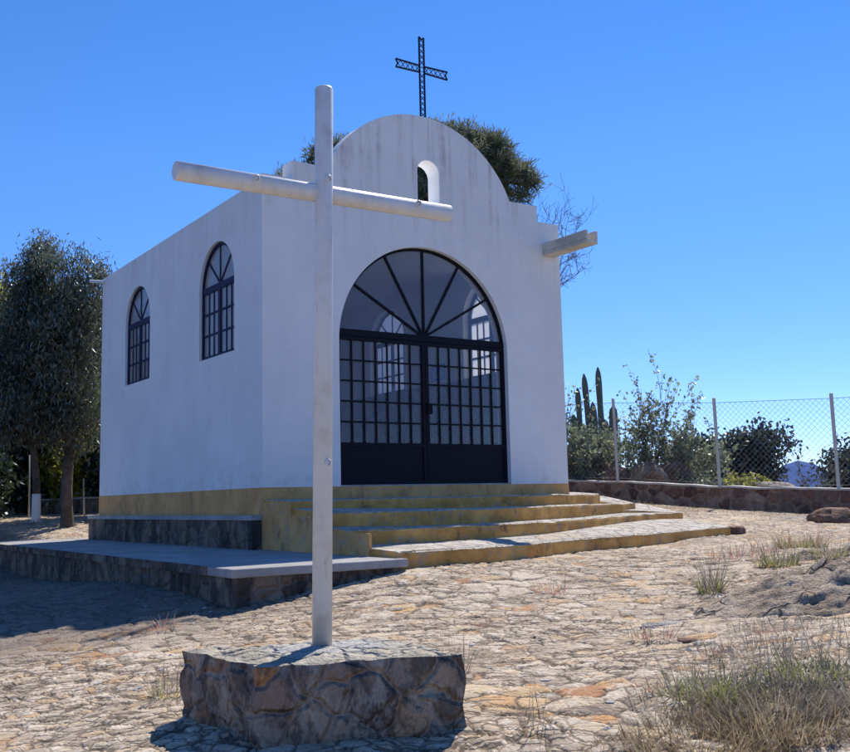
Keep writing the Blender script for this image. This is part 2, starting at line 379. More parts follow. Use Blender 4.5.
hm = wn.nodes.new('ShaderNodeMix'); hm.data_type = 'RGBA'; hm.blend_type = 'MULTIPLY'; hm.inputs[0].default_value = 1
wn.links.new(tm.outputs[2], hm.inputs[6]); wn.links.new(hr.outputs[0], hm.inputs[7]); wn.links.new(hm.outputs[2], bg.inputs[0]); bg.inputs[1].default_value = .172
az, el = R(SUN_AZ), R(SUN_EL)
sv = Vector((math.sin(az)*math.cos(el), math.cos(az)*math.cos(el), math.sin(el)))
sl = bpy.data.lights.new('sun', 'SUN'); sl.energy = 6.0; sl.angle = R(.55); sl.color = (1, .945, .86)
so = bpy.data.objects.new('sun', sl); COL.objects.link(so); so.rotation_euler = sv.to_track_quat('Z', 'Y').to_euler(); so.location = sv*60
cam = bpy.data.cameras.new('camera'); co = bpy.data.objects.new('camera', cam); COL.objects.link(co); S.camera = co
cam.sensor_width = 36; cam.sensor_fit = 'HORIZONTAL'; cam.lens = 1007.94/850*36; cam.clip_end = 12000; cam.clip_start = .05
co.matrix_world = Matrix(((.826834, -.049775, -.560239, -5.33162), (-.561985, -.113420, -.819334, -11.36536), (-.022760, .992299, -.121753, -.19288), (0, 0, 0, 1)))
S.view_settings.view_transform = 'Standard'; S.view_settings.look = 'None'; S.view_settings.exposure = 0
S.cycles.max_bounces = 6; S.cycles.diffuse_bounces = 3; S.cycles.glossy_bounces = 2; S.cycles.use_adaptive_sampling = True; S.cycles.adaptive_threshold = .03; S.cycles.transparent_max_bounces = 16

# ------------------------------------------------------------------ ground
CP = np.array([(-5.3,-11.4,-1.80),(-3.2,-6.6,-1.35),(-2.1,-6.9,-1.30),(2.93,-5.93,-.88),(.2,-7.69,-1.14),(-1.16,-8.55,-1.36),(-2.5,-7.4,-1.42),
 (-4.14,-5.65,-1.45),(-3.1,-.55,-1.12),(-.45,-6.25,-1.23),(-1.8,-3.2,-1.12),(-.55,-3.25,-.96),(.15,-3.3,-.88),(1.5,-3.1,-.87),(4.4,-2.2,-.86),
 (7.1,-1.5,-.84),(8.3,-.9,-.76),(7.7,-.15,-.68),(7.0,1.1,-.50),(6.1,1.1,-.36),(5.6,3,-.28),(10.7,4.5,-.39),(11.2,2.4,-.53),(12.0,.2,-.67),(9.75,.36,-.63),(10,-1.1,-.72),
 (1.6,-5.5,-1.05),(5.2,-3.8,-.88),(-1.9,5.5,-1.17),(-.5,9.5,-.60),(.5,17.5,-.37),(2,14,-.35),(-6,5,-1.4),(-8,-5,-1.75),(3,10,-.4),(8,8,-.3),
 (3,-11,-1.3),(8,-8,-.95),(14,-4,-.9),(14,5,-.7),(13,12,-.6),(-10,14,-1.2),(2.5,3,-1.0),(-.5,2,-1.1)])
def _tps(r2): return np.where(r2 > 1e-12, .5*r2*np.log(np.maximum(r2, 1e-12)), 0)
_n = len(CP); _K = _tps(((CP[:, None, :2]-CP[None, :, :2])**2).sum(-1))+np.eye(_n)*.02
_P = np.c_[np.ones(_n), CP[:, :2]]; _A = np.block([[_K, _P], [_P.T, np.zeros((3, 3))]])
_w = np.linalg.solve(_A, np.r_[CP[:, 2], np.zeros(3)])
def gz(x, y):
    x = np.atleast_1d(np.asarray(x, float)); y = np.atleast_1d(np.asarray(y, float)); out = np.empty(x.shape)
    fx, fy, fo = x.ravel(), y.ravel(), out.ravel()
    for i in range(0, len(fx), 40000):
        a, b = fx[i:i+40000], fy[i:i+40000]
        r2 = (a[:, None]-CP[None, :, 0])**2+(b[:, None]-CP[None, :, 1])**2
        z = _tps(r2)@_w[:_n]+_w[_n]+_w[_n+1]*a+_w[_n+2]*b
        r = np.hypot(a-3, b+1); t = np.clip((r-17)/14, 0, 1); t = t*t*(3-2*t)
        far = -1.0-np.clip(r-20, 0, 400)*.16
        fo[i:i+40000] = np.clip(z, -2.6, .6)*(1-t)+far*t
    return fo.reshape(x.shape)
def g1(x, y): return float(gz(x, y)[0])
def axis(lo, f0, f1, hi, fine, mid):
    a = list(np.arange(f0, f1, fine)); b = list(np.arange(f1, hi, mid)); c = list(np.arange(lo, f0, mid)); ax = c+a+b
    up, dn, st = [ax[-1]], [ax[0]], mid
    while up[-1] < 7000: st *= 1.3; up.append(up[-1]+st); dn.append(dn[-1]-st)
    return np.array(dn[:0:-1]+ax+up[1:])
gx = axis(-9, -4.6, 3.4, 14, .019, .075); gy = axis(-12, -8.9, -2.6, 18, .019, .085)
GX, GY = np.meshgrid(gx, gy); GZ = gz(GX, GY)
nx, ny = len(gx), len(gy); me = bpy.data.meshes.new('ground')
me.vertices.add(nx*ny); me.vertices.foreach_set('co', np.stack([GX, GY, GZ], -1).astype(np.float32).ravel())
idx = np.arange(nx*ny).reshape(ny, nx); q = np.stack([idx[:-1, :-1], idx[:-1, 1:], idx[1:, 1:], idx[1:, :-1]], -1).reshape(-1, 4)
me.loops.add(q.size); me.loops.foreach_set('vertex_index', q.astype(np.int32).ravel())
me.polygons.add(len(q)); me.polygons.foreach_set('loop_start', np.arange(0, q.size, 4, dtype=np.int32))
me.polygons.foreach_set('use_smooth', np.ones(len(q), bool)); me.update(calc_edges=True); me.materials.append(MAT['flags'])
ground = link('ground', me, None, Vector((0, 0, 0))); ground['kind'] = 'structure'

# distant hills
hv, hf = [], []
for i in range(81):
    for j in range(25):
        a = -1.0+2.0*i/80; r = 2300+1500*j/24
        th = R(54.5)+a*.55
        x, y = -5+r*math.sin(th), -11+r*math.cos(th)
        prof = math.sin(math.pi*j/24)
        pk = 150*math.exp(-((a-.0)/.085)**2)+95*math.exp(-((a-.30)/.14)**2)+70*math.exp(-((a+.42)/.2)**2)
        z = -66+prof*(pk+6*noise.noise((i*.35, j*.35, 3)))
        hv.append((x, y, z))
hf = [(i*25+j, (i+1)*25+j, (i+1)*25+j+1, i*25+j+1) for i in range(80) for j in range(24)]
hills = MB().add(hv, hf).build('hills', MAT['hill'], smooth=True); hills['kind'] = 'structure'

# ------------------------------------------------------------------ chapel
W, L, T = 5.0, 6.72, .27
ZS, ZS2, ZR = 3.975, 4.213, 3.911; SI, SI2 = .425, .953
XD, ZC = 1.095, 1.905; RD = 2.5-XD
def arc(cx, cz, r, a0, a1, n): return [(cx+r*math.cos(a0+(a1-a0)*i/n), cz+r*math.sin(a0+(a1-a0)*i/n)) for i in range(n+1)]
xz = lambda p, a: (p[0], a, p[1]); yz = lambda p, a: (a, p[0], p[1]); xy = lambda p, a: (p[0], p[1], a)
chapel = thing('chapel', (2.5, 3.2, 0), 'small white plastered chapel with curved gable, arched iron gate and ochre base band', 'chapel')
RG = 1.689; ag = math.asin((2.5-SI2)/RG)
gable = arc(2.5, ZS2+1.011-RG, RG, math.pi/2-ag, math.pi/2+ag, 48)
outer = [(0, 0), (XD, 0)]+arc(2.5, ZC, RD, math.pi, 0, 48)+[(W-XD, 0), (W, 0), (W, ZS), (W-SI, ZS), (W-SI, ZS2)]+gable+[(SI, ZS2), (SI, ZS), (0, ZS)]
BX0, BX1, BZ0, BZT = 2.372, 2.768, 3.93, 4.6
br = (BX1-BX0)/2
bell = [(BX0, BZ0), (BX1, BZ0)]+arc((BX0+BX1)/2, BZT-br, br, 0, math.pi, 24)
MB().prism(outer, [bell], xz, 0, T).build('facade', MAT['plaster'], chapel)
ring = [(BX0-.0, BZ0)]
# added lining of the bell opening, bounced light put into its white, 3 mm inside the opening
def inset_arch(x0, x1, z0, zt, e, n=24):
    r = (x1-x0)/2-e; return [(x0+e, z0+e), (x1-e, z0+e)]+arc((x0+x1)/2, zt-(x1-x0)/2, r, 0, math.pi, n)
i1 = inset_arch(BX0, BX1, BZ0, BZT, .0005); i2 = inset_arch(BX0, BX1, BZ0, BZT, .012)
MB().prism(i1, [i2], xz, -.003, T+.003).build('bell_bounce_lining', MAT['reveal'], chapel)

WW, WZ0, WZT = 1.22, 1.815, 3.41; WY = (1.47, 4.77); WYR = (1.64, 4.70); WR = WW/2
def win_loop(yc, e=0.0, n=20): return [(yc-WR+e, WZ0+e), (yc+WR-e, WZ0+e)]+arc(yc, WZT-WR, WR-e, 0, math.pi, n)
side = [(T, 0), (L, 0), (L, ZR-.06), (L-.07, ZR), (T, ZR)]
for x0, x1, ys_ in ((0, .22, WY), (W-.22, W, WYR)):
    MB().prism(side, [win_loop(y) for y in ys_], yz, x0, x1).build('side_wall', MAT['plaster'], chapel)
MB().box(.22, W-.22, L-.22, L, 0, ZR-.05).build('rear_wall', MAT['plaster'], chapel)
MB().box(.22, W-.22, T, L-.22, 3.62, 3.74).build('roof', MAT['reveal'], chapel)
MB().box(.22, W-.22, T, L-.22, -.12, -.004).build('floor', MAT['concrete'], chapel)
for xa_ in (W-.245, .22): MB().box(xa_, xa_+.025, T, L-.22, 0, WZ0-.004).build('wainscot', MAT['wainscot'], chapel)
# painted base band round the outside, standing 4 mm proud of the wall
e = .004
MB().box(-e, W+e, -e, T, -1.25, 0).box(-e, .22, T, L+e, -1.25, 0).box(W-.22, W+e, T, L+e, -1.25, 0).box(.22, W-.22, L-.22, L+e, -1.25, 0).build('base_band', MAT['band'], chapel)
# windows: frame, mullion, transom, glazing bars, fan; panes as one child
def window(xw, yc, inward):
    m = MB(); w = .05; d = .05; x = xw+inward*.07; up = (1, 0, 0)
    lo, li = win_loop(yc, .001), win_loop(yc, .045)
    m.prism(lo, [li], yz, x-.03, x+.03)
    zt = WZT-WR
    m.bar((x, yc-WR+.04, zt), (x, yc+WR-.04, zt), .09, .055, up)
    m.bar((x, yc, WZ0+.04), (x, yc, zt-.04), .085, .052, up)
    for sgn in (-1, 1):
        for k in (1, 2):
            y = yc+sgn*(.0425+(WR-.09)*k/3); m.bar((x, y, WZ0+.04), (x, y, zt-.04), .026, .03, up)
        y0, y1 = yc+sgn*.04, yc+sgn*(WR-.04)
        for k in (1, 2):
            z = WZ0+.04+(zt-WZ0-.08)*k/3; m.bar((x, y0, z), (x, y1, z), .028, .034, up)
    for a in (45, 90, 135):
        m.bar((x, yc+.02*math.cos(R(a)), zt+.045), (x, yc+(WR-.03)*math.cos(R(a)), zt+(WR-.03)*math.sin(R(a))), .026, .03, up)
    f = m.build('window', MAT['blueiron'], chapel)
    MB().prism(win_loop(yc, .02), [], yz, x-.004, x+.004).build('glass_pane', MAT['winglass'], f)
for y in WY: window(0, y, 1)
for y in WYR: window(W, y, -1)
# iron gate: two leaves and a fan light
GY0 = .10; up = (0, 1, 0); ZT, ZP = 2.047, .547
m = MB()
ao = [(XD+.001, ZT)]+[p for p in arc(2.5, ZC, RD-.001, math.pi, 0, 56) if p[1] > ZT]+[(W-XD-.001, ZT)]
ai = [(XD+.04, ZT+.03)]+[p for p in arc(2.5, ZC, RD-.035, math.pi, 0, 56) if p[1] > ZT+.03]+[(W-XD-.04, ZT+.03)]
m.prism(ao, [ai], xz, GY0-.025, GY0+.025)
m.bar((XD+.002, GY0, ZT-.02), (W-XD-.002, GY0, ZT-.02), .078, .06, up)
for a in (30, 60, 90, 120, 150):
    c, s_ = math.cos(R(a)), math.sin(R(a))
    # end on the arch circle
    t = -(ZT-ZC)*s_+math.sqrt(max(0, (RD-.02)**2-((ZT-ZC)*c)**2))
    m.bar((2.5+.03*c, GY0, ZT+.02), (2.5+t*c, GY0, ZT+t*s_), .03, .034, up)
fan = m.build('fan_light', MAT['iron'], chapel)
MB().prism(ao, [], xz, GY0+.008, GY0+.013).build('glass_pane', MAT['gateglass'], fan)
for sgn in (-1, 1):
    xa, xb = (XD+.003, 2.497) if sgn < 0 else (2.503, W-XD-.003)
    m = MB(); zb, zt = .02, ZT-.07
    for x in (xa+.025, xb-.025): m.bar((x, GY0, zb), (x, GY0, zt), .05, .05, up)
    for z in (zb+.025, ZP, zt-.02): m.bar((xa+.05, GY0, z), (xb-.05, GY0, z), .05, .046, up)
    for k in range(1, 7):
        x = xa+.05+(xb-xa-.1)*k/7; m.bar((x, GY0, ZP+.025), (x, GY0, zt-.04), .02, .02, up)
    for k in range(1, 5):
        z = ZP+.025+(zt-.04-ZP-.025)*k/5; m.bar((xa+.05, GY0-.004, z), (xb-.05, GY0-.004, z), .02, .022, up)
    leaf = m.build('gate_leaf', MAT['iron'], chapel)
    MB().box(xa+.05, xb-.05, GY0-.006, GY0+.006, zb+.05, ZP-.025).build('kick_panel', MAT['iron'], leaf)
    MB().box(xa+.05, xb-.05, GY0+.014, GY0+.019, ZP+.025, zt-.04).build('glass_pane', MAT['gateglass'], leaf)
    if sgn > 0:
        MB().box(xa+.01, xa+.085, GY0-.05, GY0-.0255, .98, 1.13).tube([(xa+.05, GY0-.05, 1.02), (xa+.05, GY0-.09, 1.02), (xa+.05, GY0-.09, 1.09), (xa+.05, GY0-.05, 1.09)], .008, 6).build('lock', MAT['iron'], leaf)
MB().box(XD+.0, W-XD, .002, T, -.002, .018).build('threshold', MAT['concrete'], chapel)
# concrete rain spout through the facade, open channel on top
m = MB(); xs0, xs1, zs0, zs1, ys = 4.665, 4.905, 3.45, 3.645, -.95
m.box(xs0, xs1, ys, -.001, zs0, zs0+.06).box(xs0, xs0+.05, ys, -.001, zs0+.06, zs1).box(xs1-.05, xs1, ys, -.001, zs0+.06, zs1)
sp = m.build('rain_spout', MAT['spout'], chapel)
MB().tube([(.0, L-.14, 3.83), (-.27, L-.14, 3.82)], .03, 10).build('drain_pipe', MAT['whitepost'], chapel)
# lattice cross on the gable
m = MB(); cy = .135; cx = 2.6; zt, zb = 6.49, 5.19; hw = .04; r = .011
for sx in (-1, 1): m.bar((cx+sx*hw, cy, zb), (cx+sx*hw*1.0, cy, zt), .02, .02, (0, 1, 0))
za, al = 6.0, .45
for sz in (-1, 1):
    for sx in (-1, 1): m.bar((cx+sx*hw, cy, za+sz*.05), (cx+sx*al, cy, za+sz*.06), .02, .02, (0, 1, 0))
def lattice(p, q, off, n):
    p, q, off = Vector(p), Vector(q), Vector(off)
    for i in range(n):
        a, b = p.lerp(q, i/n), p.lerp(q, (i+1)/n)
        m.tube([a-off, b+off], .006, 5, False); m.tube([a+off, b-off], .006, 5, False)
lattice((cx, cy, zb), (cx, cy, za-.06), (hw, 0, 0), 9); lattice((cx, cy, za+.06), (cx, cy, zt), (hw, 0, 0), 5)
lattice((cx-al, cy, za), (cx-hw, cy, za), (0, 0, .052), 5); lattice((cx+hw, cy, za), (cx+al, cy, za), (0, 0, .052), 5)
for p, o in (((cx, cy, zt), (hw, 0, 0)), ((cx-al, cy, za), (0, 0, .06)), ((cx+al, cy, za), (0, 0, .06))):
    p, o = Vector(p), Vector(o); ins = (Vector((cx, cy, za))-p).normalized()*.035
    m.bar(p-o, p+ins, .016, .018, (0, 1, 0)); m.bar(p+o, p+ins, .016, .018, (0, 1, 0))
for k in range(16):
    a0, a1 = 2*math.pi*k/16, 2*math.pi*(k+1)/16
    m.tube([(cx+.035*math.cos(a0), cy, za+.035*math.sin(a0)), (cx+.035*math.cos(a1), cy, za+.035*math.sin(a1))], .006, 5, False)
m.build('gable_cross', MAT['blueiron'], chapel)

# poster on the inner right wall
px = W-.22-.004
po = thing('poster', (px, 3.0, 1.82), 'pink and blue printed notice hung on the inner right wall seen through the gate', 'poster')
MB().box(px-.006, px, 2.76, 3.22, 1.50, 2.17).build('sheet', MAT['paper'], po)
m = MB(); m.box(px-.009, px-.0065, 2.77, 3.21, 1.86, 2.16); m.build('picture', MAT['blueprint'], po)
for yc in (2.88, 3.09):
    MB().prism([(yc-.06, 1.92), (yc+.06, 1.92), (yc+.06, 2.05), (yc+.03, 2.07), (yc+.035, 2.11), (yc, 2.135), (yc-.035, 2.11), (yc-.03, 2.07), (yc-.06, 2.05)], [], yz, px-.012, px-.0095).build('picture_figure', MAT['paleblue'], po)
m = MB()
for k in range(7): m.box(px-.009, px-.0065, 2.80+(k % 3)*.02, 3.18-(k % 2)*.05, 1.81-k*.042, 1.825-k*.042)
m.build('printed_lines', MAT['ink'], po)

# ------------------------------------------------------------------ entrance steps, terrace, plinth step
steps = thing('entrance_steps', (2.5, -1.2, -.86), 'four wide curved flagstone steps with worn ochre risers below the gate', 'steps')
def spline(pts, n=10):
    P = [Vector((*p, 0)) for p in pts]; P = [P[0]*2-P[1]]+P+[P[-1]*2-P[-2]]; out = []
    for i in range(1, len(P)-2):
        for k in range(n):
            t = k/n; a, b, c, d = P[i-1:i+3]
            q = .5*((2*b)+(c-a)*t+(2*a-5*b+4*c-d)*t*t+(-a+3*b-3*c+d)*t**3); out.append((q.x, q.y))
    out.append((P[-2].x, P[-2].y)); return out
def step(front, z, zlow, back, x_left, seed, slope):
    fr = spline(front, 14)
    fr = [(x, y+.022*noise.noise((x*2.3, y*2.3, seed))) for x, y in fr]
    poly = [(x_left, fr[0][1])]+fr[0 if fr[0][0] > x_left+.01 else 1:]+back
    n = len(poly); m = MB()
    # rounded, slightly uneven nosing: outer skirt, worn arris, top
    def lvl(zz, ins, jit):
        c = Vector((2.5, .6)); o = []
        for (x, y) in poly:
            d = (c-Vector((x, y))); d.x *= .3; d.normalize()
            o.append((x+d.x*ins, y+d.y*ins, zz+jit*noise.noise((x*3.1, y*3.1, seed+5))+(slope if zz > zlow and (x, y) in back else 0)))
        return o
    rings = [lvl(zlow, -.005, 0), lvl(z-.035, 0, .006), lvl(z-.01, .006, .012), lvl(z, .028, .016)]
    vs = [v for r_ in rings for v in r_]
    fs = [(k*n+i, k*n+(i+1) % n, (k+1)*n+(i+1) % n, (k+1)*n+i) for k in range(3) for i in range(n)]
    m.add(vs, fs)
    tri = tessellate_polygon([[Vector((v[0], v[1], 0)) for v in rings[3]]])
    m.f += [tuple(i+3*n for i in t) for t in tri]
    return m.build('step', MAT['step'], steps)
step([(0, -.75), (2.5, -.75), (4.0, -.58), (5.0, -.30), (5.68, .05)], -.165, -.335, [(5.6, .5), (4.98, .5), (4.98, .12), (.02, .12)], .02, 1, .035)
step([(.0, -1.5), (1.6, -1.48), (3.1, -1.2), (4.6, -.62), (5.8, -.05), (6.75, .35)], -.318, -.53, [(6.5, .8), (4.97, .8), (4.97, .125), (.03, .125)], .014, 2, .13)
step([(.0, -2.05), (1.5, -2.1), (3.0, -1.82), (4.6, -1.05), (6.2, -.35), (7.75, .25)], -.495, -.72, [(7.4, .85), (4.96, .9), (4.96, .13), (.04, .13)], .008, 3, .15)
step([(.03, -3.02), (1.0, -3.06), (2.0, -2.76), (3.1, -2.42), (4.3, -2.18), (6.0, -1.62), (6.6, -1.45), (6.95, -1.36)], -.692, -1.1, [(7.2, -.6), (6.4, .5), (4.95, .5), (4.95, .135), (.05, .135)], .002, 4, .11)
MB().box(-.001, .0295, -2.5, -.006, -.8, -.52).box(-.0005, .0299, -1.48, -.006, -.5195, -.345).box(-.0003, .0295, -.74, -.006, -.3445, -.18).build('stair_flank', MAT['stairside'], steps)

terr = thing('terrace', (-.85, 2.3, -1.2), 'low terrace with concrete slab and dark rubble retaining wall along the chapel side', 'terrace')
MB().box(-1.77, .045, -3.15, 7.7, -.83, -.75).build('slab', MAT['concrete'], terr)
for ob_, wd_ in ((terr.children[0], .014), (sp, .012)):
    bv = ob_.modifiers.new('worn_edge', 'BEVEL'); bv.width = wd_; bv.segments = 3
MB().box(-1.73, -.012, -3.11, 7.66, -1.7, -.831).build('retaining_wall', MAT['rubble'], terr)
MB().box(-1.775, -1.75, -2.6, 6.8, -.8285, -.7485).build('slab_edging', MAT['rubble'], terr)
pl = thing('plinth_step', (-.1, 3.3, -.75), 'narrow raised step along the foot of the shaded chapel side wall', 'step')
MB().box(-.155, -.0045, .0, 6.9, -.395, -.335).build('coping', MAT['concrete'], pl)
MB().box(-.135, -.0045, .02, 6.88, -.7495, -.3955).build('riser', MAT['rubble'], pl)

# ------------------------------------------------------------------ cross on its stone block
def rock_block(name, corners, zt, zb, mat, amp=.035, seed=0, origin=None, parent=None):
    # irregular quarried block: perimeter resampled, layered, noise-displaced, uneven top
    per = []
    for i in range(len(corners)):
        a, b = Vector(corners[i]), Vector(corners[(i+1) % len(corners)]); n = max(3, int((b-a).length/.035))
        per += [a.lerp(b, k/n) for k in range(n)]
    c = sum(per, Vector((0, 0)))/len(per); n = len(per); vs = []; fs = []; K = 14
    for k in range(K+1):
        z = zb+(zt-zb)*k/K
        for p in per:
            d = (p-c); dn = d.normalized(); q3 = Vector((p.x, p.y, z))
            o = amp*(noise.noise(q3*3+Vector((seed, 0, 0)))*1.2+.9*noise.noise(q3*8)+.55*noise.noise(q3*19)+.3*noise.noise(q3*38))
            o += .012*(1-k/K)-.01 - (.012 if k == K else 0)
            vs.append((p.x+dn.x*o, p.y+dn.y*o, z+(.010*noise.noise(q3*6) if k >= K-1 else 0)))
    fs = [(k*n+i, k*n+(i+1) % n, (k+1)*n+(i+1) % n, (k+1)*n+i) for k in range(K) for i in range(n)]
    rings = 14; base = K*n
    for j in range(1, rings):
        f = 1-j/rings; o = len(vs)
        for i in range(n):
            x, y, z = vs[K*n+i]; x, y = c.x+(x-c.x)*f, c.y+(y-c.y)*f
            q3 = Vector((x, y, zt)); vs.append((x, y, zt+.018*noise.noise(q3*5+Vector((seed, 0, 0)))+.012*noise.noise(q3*14)+.006*noise.noise(q3*40)+.02*(1-f)))
        fs += [(base+i, base+(i+1) % n, o+(i+1) % n, o+i) for i in range(n)]; base = o
    vs.append((c.x, c.y, zt+.02)); fs += [(base+i, base+(i+1) % n, len(vs)-1) for i in range(n)]
    ob = MB().add(vs, fs).build(name, mat, parent, origin, True)
    ob.data.set_sharp_from_angle(angle=R(42)); return ob
def m_pedestal():
    g = G('pedestal_stone'); P = g.pos()
    e, rnd, tilt = stone_pattern(g, P, 4.4, (1, 1, 1.1), .45)
    col = g.ramp(rnd[0], [(0, (.22, .17, .14)), (.25, (.40, .315, .24)), (.45, (.29, .18, .13)), (.62, (.47, .37, .27)), (.8, (.34, .19, .115)), (.92, (.52, .26, .11)), (1, (.54, .42, .28))])
    col = g.mix(g.math('MULTIPLY', g.step(g.noise(P, 14, 8, .75), .48, .72), .5), col, (.33, .29, .25))
    col = g.mix(g.math('MULTIPLY', g.step(g.noise(g.scale(P, (3.2, 3.2, 2.0)), 1.6, 7, .75), .44, .58), .68), col, (.055, .043, .036))
    col = g.mix(g.math('MULTIPLY', g.step(g.noise(g.scale(P, (5, 5, 2.4), (3, 1, 0)), 1.3, 6, .75), .52, .62), .6), col, (.50, .43, .34))
    nz = g.n('ShaderNodeSeparateXYZ', {0: g.nrm()}).outputs[2]
    top = g.step(nz, .55, .85)
    r = g.vmath('DISTANCE', P, (-2.64, -6.42, -.95))
    tc = g.mix(g.step(g.noise(P, 6, 7, .7), .4, .65), (.36, .32, .25), (.54, .48, .39))
    tc = g.mix(g.math('MULTIPLY', g.step(g.noise(P, 3, 7, .7), .55, .7), .5), tc, (.48, .33, .17))
    con = g.step(g.math('ADD', r, g.math('MULTIPLY', g.noise(P, 5, 4), .35)), .62, .42)
    tc = g.mix(con, tc, (.46, .44, .41))
    tc = g.mix(g.math('MULTIPLY', g.step(g.noise(P, 26, 7, .75), .5, .75), .45), tc, (.16, .14, .12))
    col = g.mix(top, col, tc)
    jt = g.math('MULTIPLY', g.step(g.math('ADD', e, g.math('MULTIPLY', g.noise(P, 9, 4, .7), .10)), .085, .035), g.math('SUBTRACT', 1.0, top))
    col = g.mix(g.math('MULTIPLY', jt, .4), col, (.33, .285, .235))
    h = g.math('ADD', g.math('MULTIPLY', g.step(e, 0, .14), .045), g.math('ADD', g.math('MULTIPLY', g.noise(P, 7, 4, .7), .07), g.math('MULTIPLY', g.noise(P, 32, 4, .75), .03)))
    return g.done(g.bsdf(col, .93, g.bump(h, 1.0, 1.0)))
blk = rock_block('stone_pedestal', [(-3.28, -5.98), (-3.22, -6.79), (-2.24, -7.14), (-2.2, -6.30)], -.975, -1.55, m_pedestal(), .034, 3.0, (-2.7, -6.5, -1.35))
tag(blk, 'rough dark stone block with pale concrete top at the foot of the white cross', 'pedestal')
cr = thing('pipe_cross', (-2.69, -6.467, -.96), 'tall white painted pipe cross standing on the stone block', 'cross')
rp = .052
m = MB(); m.tube([(-2.691, -6.467, -1.02), (-2.641, -6.467, 2.165), (-2.641, -6.467, 2.175)], [rp+.002, rp, rp-.006], 40)
post = m.build('post', MAT['whitepost'], cr, smooth=False)
m = MB(); m.tube([(-3.516, -6.44, 1.543), (-3.510, -6.44, 1.543), (-1.760, -6.44, 1.563), (-1.754, -6.44, 1.563)], [rp-.006, rp, rp, rp-.006], 40)
bar_ = m.build('crossbar', MAT['whitepost'], cr)
for ob in (post, bar_):
    for p in ob.data.polygons: p.use_smooth = len(p.vertices) == 4
def ringbolt(c, n, par):
    c, n = Vector(c), Vector(n).normalized(); u, v = frame_for(n); m = MB()
    m.tube([c-n*.01, c+n*.006], .016, 12); ps = [c+n*.008+(u*math.cos(a)+v*math.sin(a))*.017 for a in [2*math.pi*k/14 for k in range(15)]]
    m.tube(ps, .004, 6, False); m.build('bolt', MAT['whitepost'], par, smooth=True)
ringbolt((-3.08, -6.44-rp, 1.558), (-.1, -1, 0), bar_); ringbolt((-2.02, -6.44-rp, 1.575), (-.1, -1, 0), bar_)
ringbolt((-2.675, -6.467-rp, .02), (.2, -1, 0), post); ringbolt((-2.65, -6.467-rp, 1.62), (.1, -1, 0), post)

# ------------------------------------------------------------------ boundary walls and chain-link fence
def wall_strip(name, pts, th, mat, label, cap=None):
    # pts: (x, y, ztop, zbase); thickness th towards the left-hand normal
    o = Vector((pts[0][0], pts[0][1], pts[0][3])); t = thing(name, o, label, 'wall'); m, c = MB(), MB()
    P = []
    for a, b in zip(pts[:-1], pts[1:]):
        n = max(2, int((Vector(b[:2])-Vector(a[:2])).length/.12))
        P += [Vector(a).lerp(Vector(b), k/n) for k in range(n)]
    P.append(Vector(pts[-1])); vs, cs = [], []
    for i, p in enumerate(P):
        d = (P[min(i+1, len(P)-1)]-P[max(i-1, 0)]); d = Vector((d[0], d[1])).normalized(); nr = Vector((-d.y, d.x))
        j = .03*noise.noise((p[0]*1.5, p[1]*1.5, 1)); jt = .025*noise.noise((p[0]*2.1, p[1]*2.1, 9))
        a = Vector((p[0], p[1]))-nr*(th/2+j); b = Vector((p[0], p[1]))+nr*th/2; mid = a-nr*.03*noise.noise((p[0]*4, p[1]*4, 2))
        zt = p[2]+jt-.045
        vs += [(a.x, a.y, p[3]-.5), (mid.x, mid.y, (p[2]+p[3])/2), (a.x, a.y, zt), (b.x, b.y, zt), (b.x, b.y, p[3]-.5)]
        a2, b2 = a-nr*.02, b+nr*.02
        cs += [(a2.x, a2.y, zt+.001), (a2.x, a2.y, zt+.035), (b2.x, b2.y, zt+.045), (b2.x, b2.y, zt+.001)]
    n = len(P)
    m.add(vs, [(i*5+k, (i+1)*5+k, (i+1)*5+(k+1) % 5, i*5+(k+1) % 5) for i in range(n-1) for k in range(5)]+[(0, 1, 2, 3, 4), tuple(5*(n-1)+k for k in (4, 3, 2, 1, 0))])
    c.add(cs, [(i*4+k, (i+1)*4+k, (i+1)*4+(k+1) % 4, i*4+(k+1) % 4) for i in range(n-1) for k in range(4)]+[(0, 1, 2, 3), tuple(4*(n-1)+k for k in (3, 2, 1, 0))])
    m.build('masonry', mat, t); c.build('coping', MAT['palecon'], t); return t
FP = [(9.35, 9.3), (10.02, 6.95), (10.69, 4.66), (11.35, 2.42), (12.02, .16), (12.70, -2.1), (13.4, -4.4)]
FZ = [.30, .22, .132, -.048, -.146, -.20, -.26]; FB = [-.2, -.3, -.39, -.52, -.66, -.75, -.8]
wall_strip('boundary_wall', [(x, y, z, b) for (x, y), z, b in zip(FP, FZ, FB)], .34, MAT['redrubble'], 'low red rubble wall under the wire fence right of the chapel')
fence = thing('chain_link_fence', (11.35, 2.42, -.05), 'tall chain link fence on pale metal posts along the right wall', 'fence')
for (x, y), z in zip(FP, FZ):
    pm = MB().tube([(x, y, z-.05), (x-.03, y, z+1.80)], .034, 12)
    pm.tube([(x-.03, y, z+1.80), (x-.03, y, z+1.815)], [.038, .02], 12); pm.build('post', MAT['galv'], fence)
m = MB(); wires = []
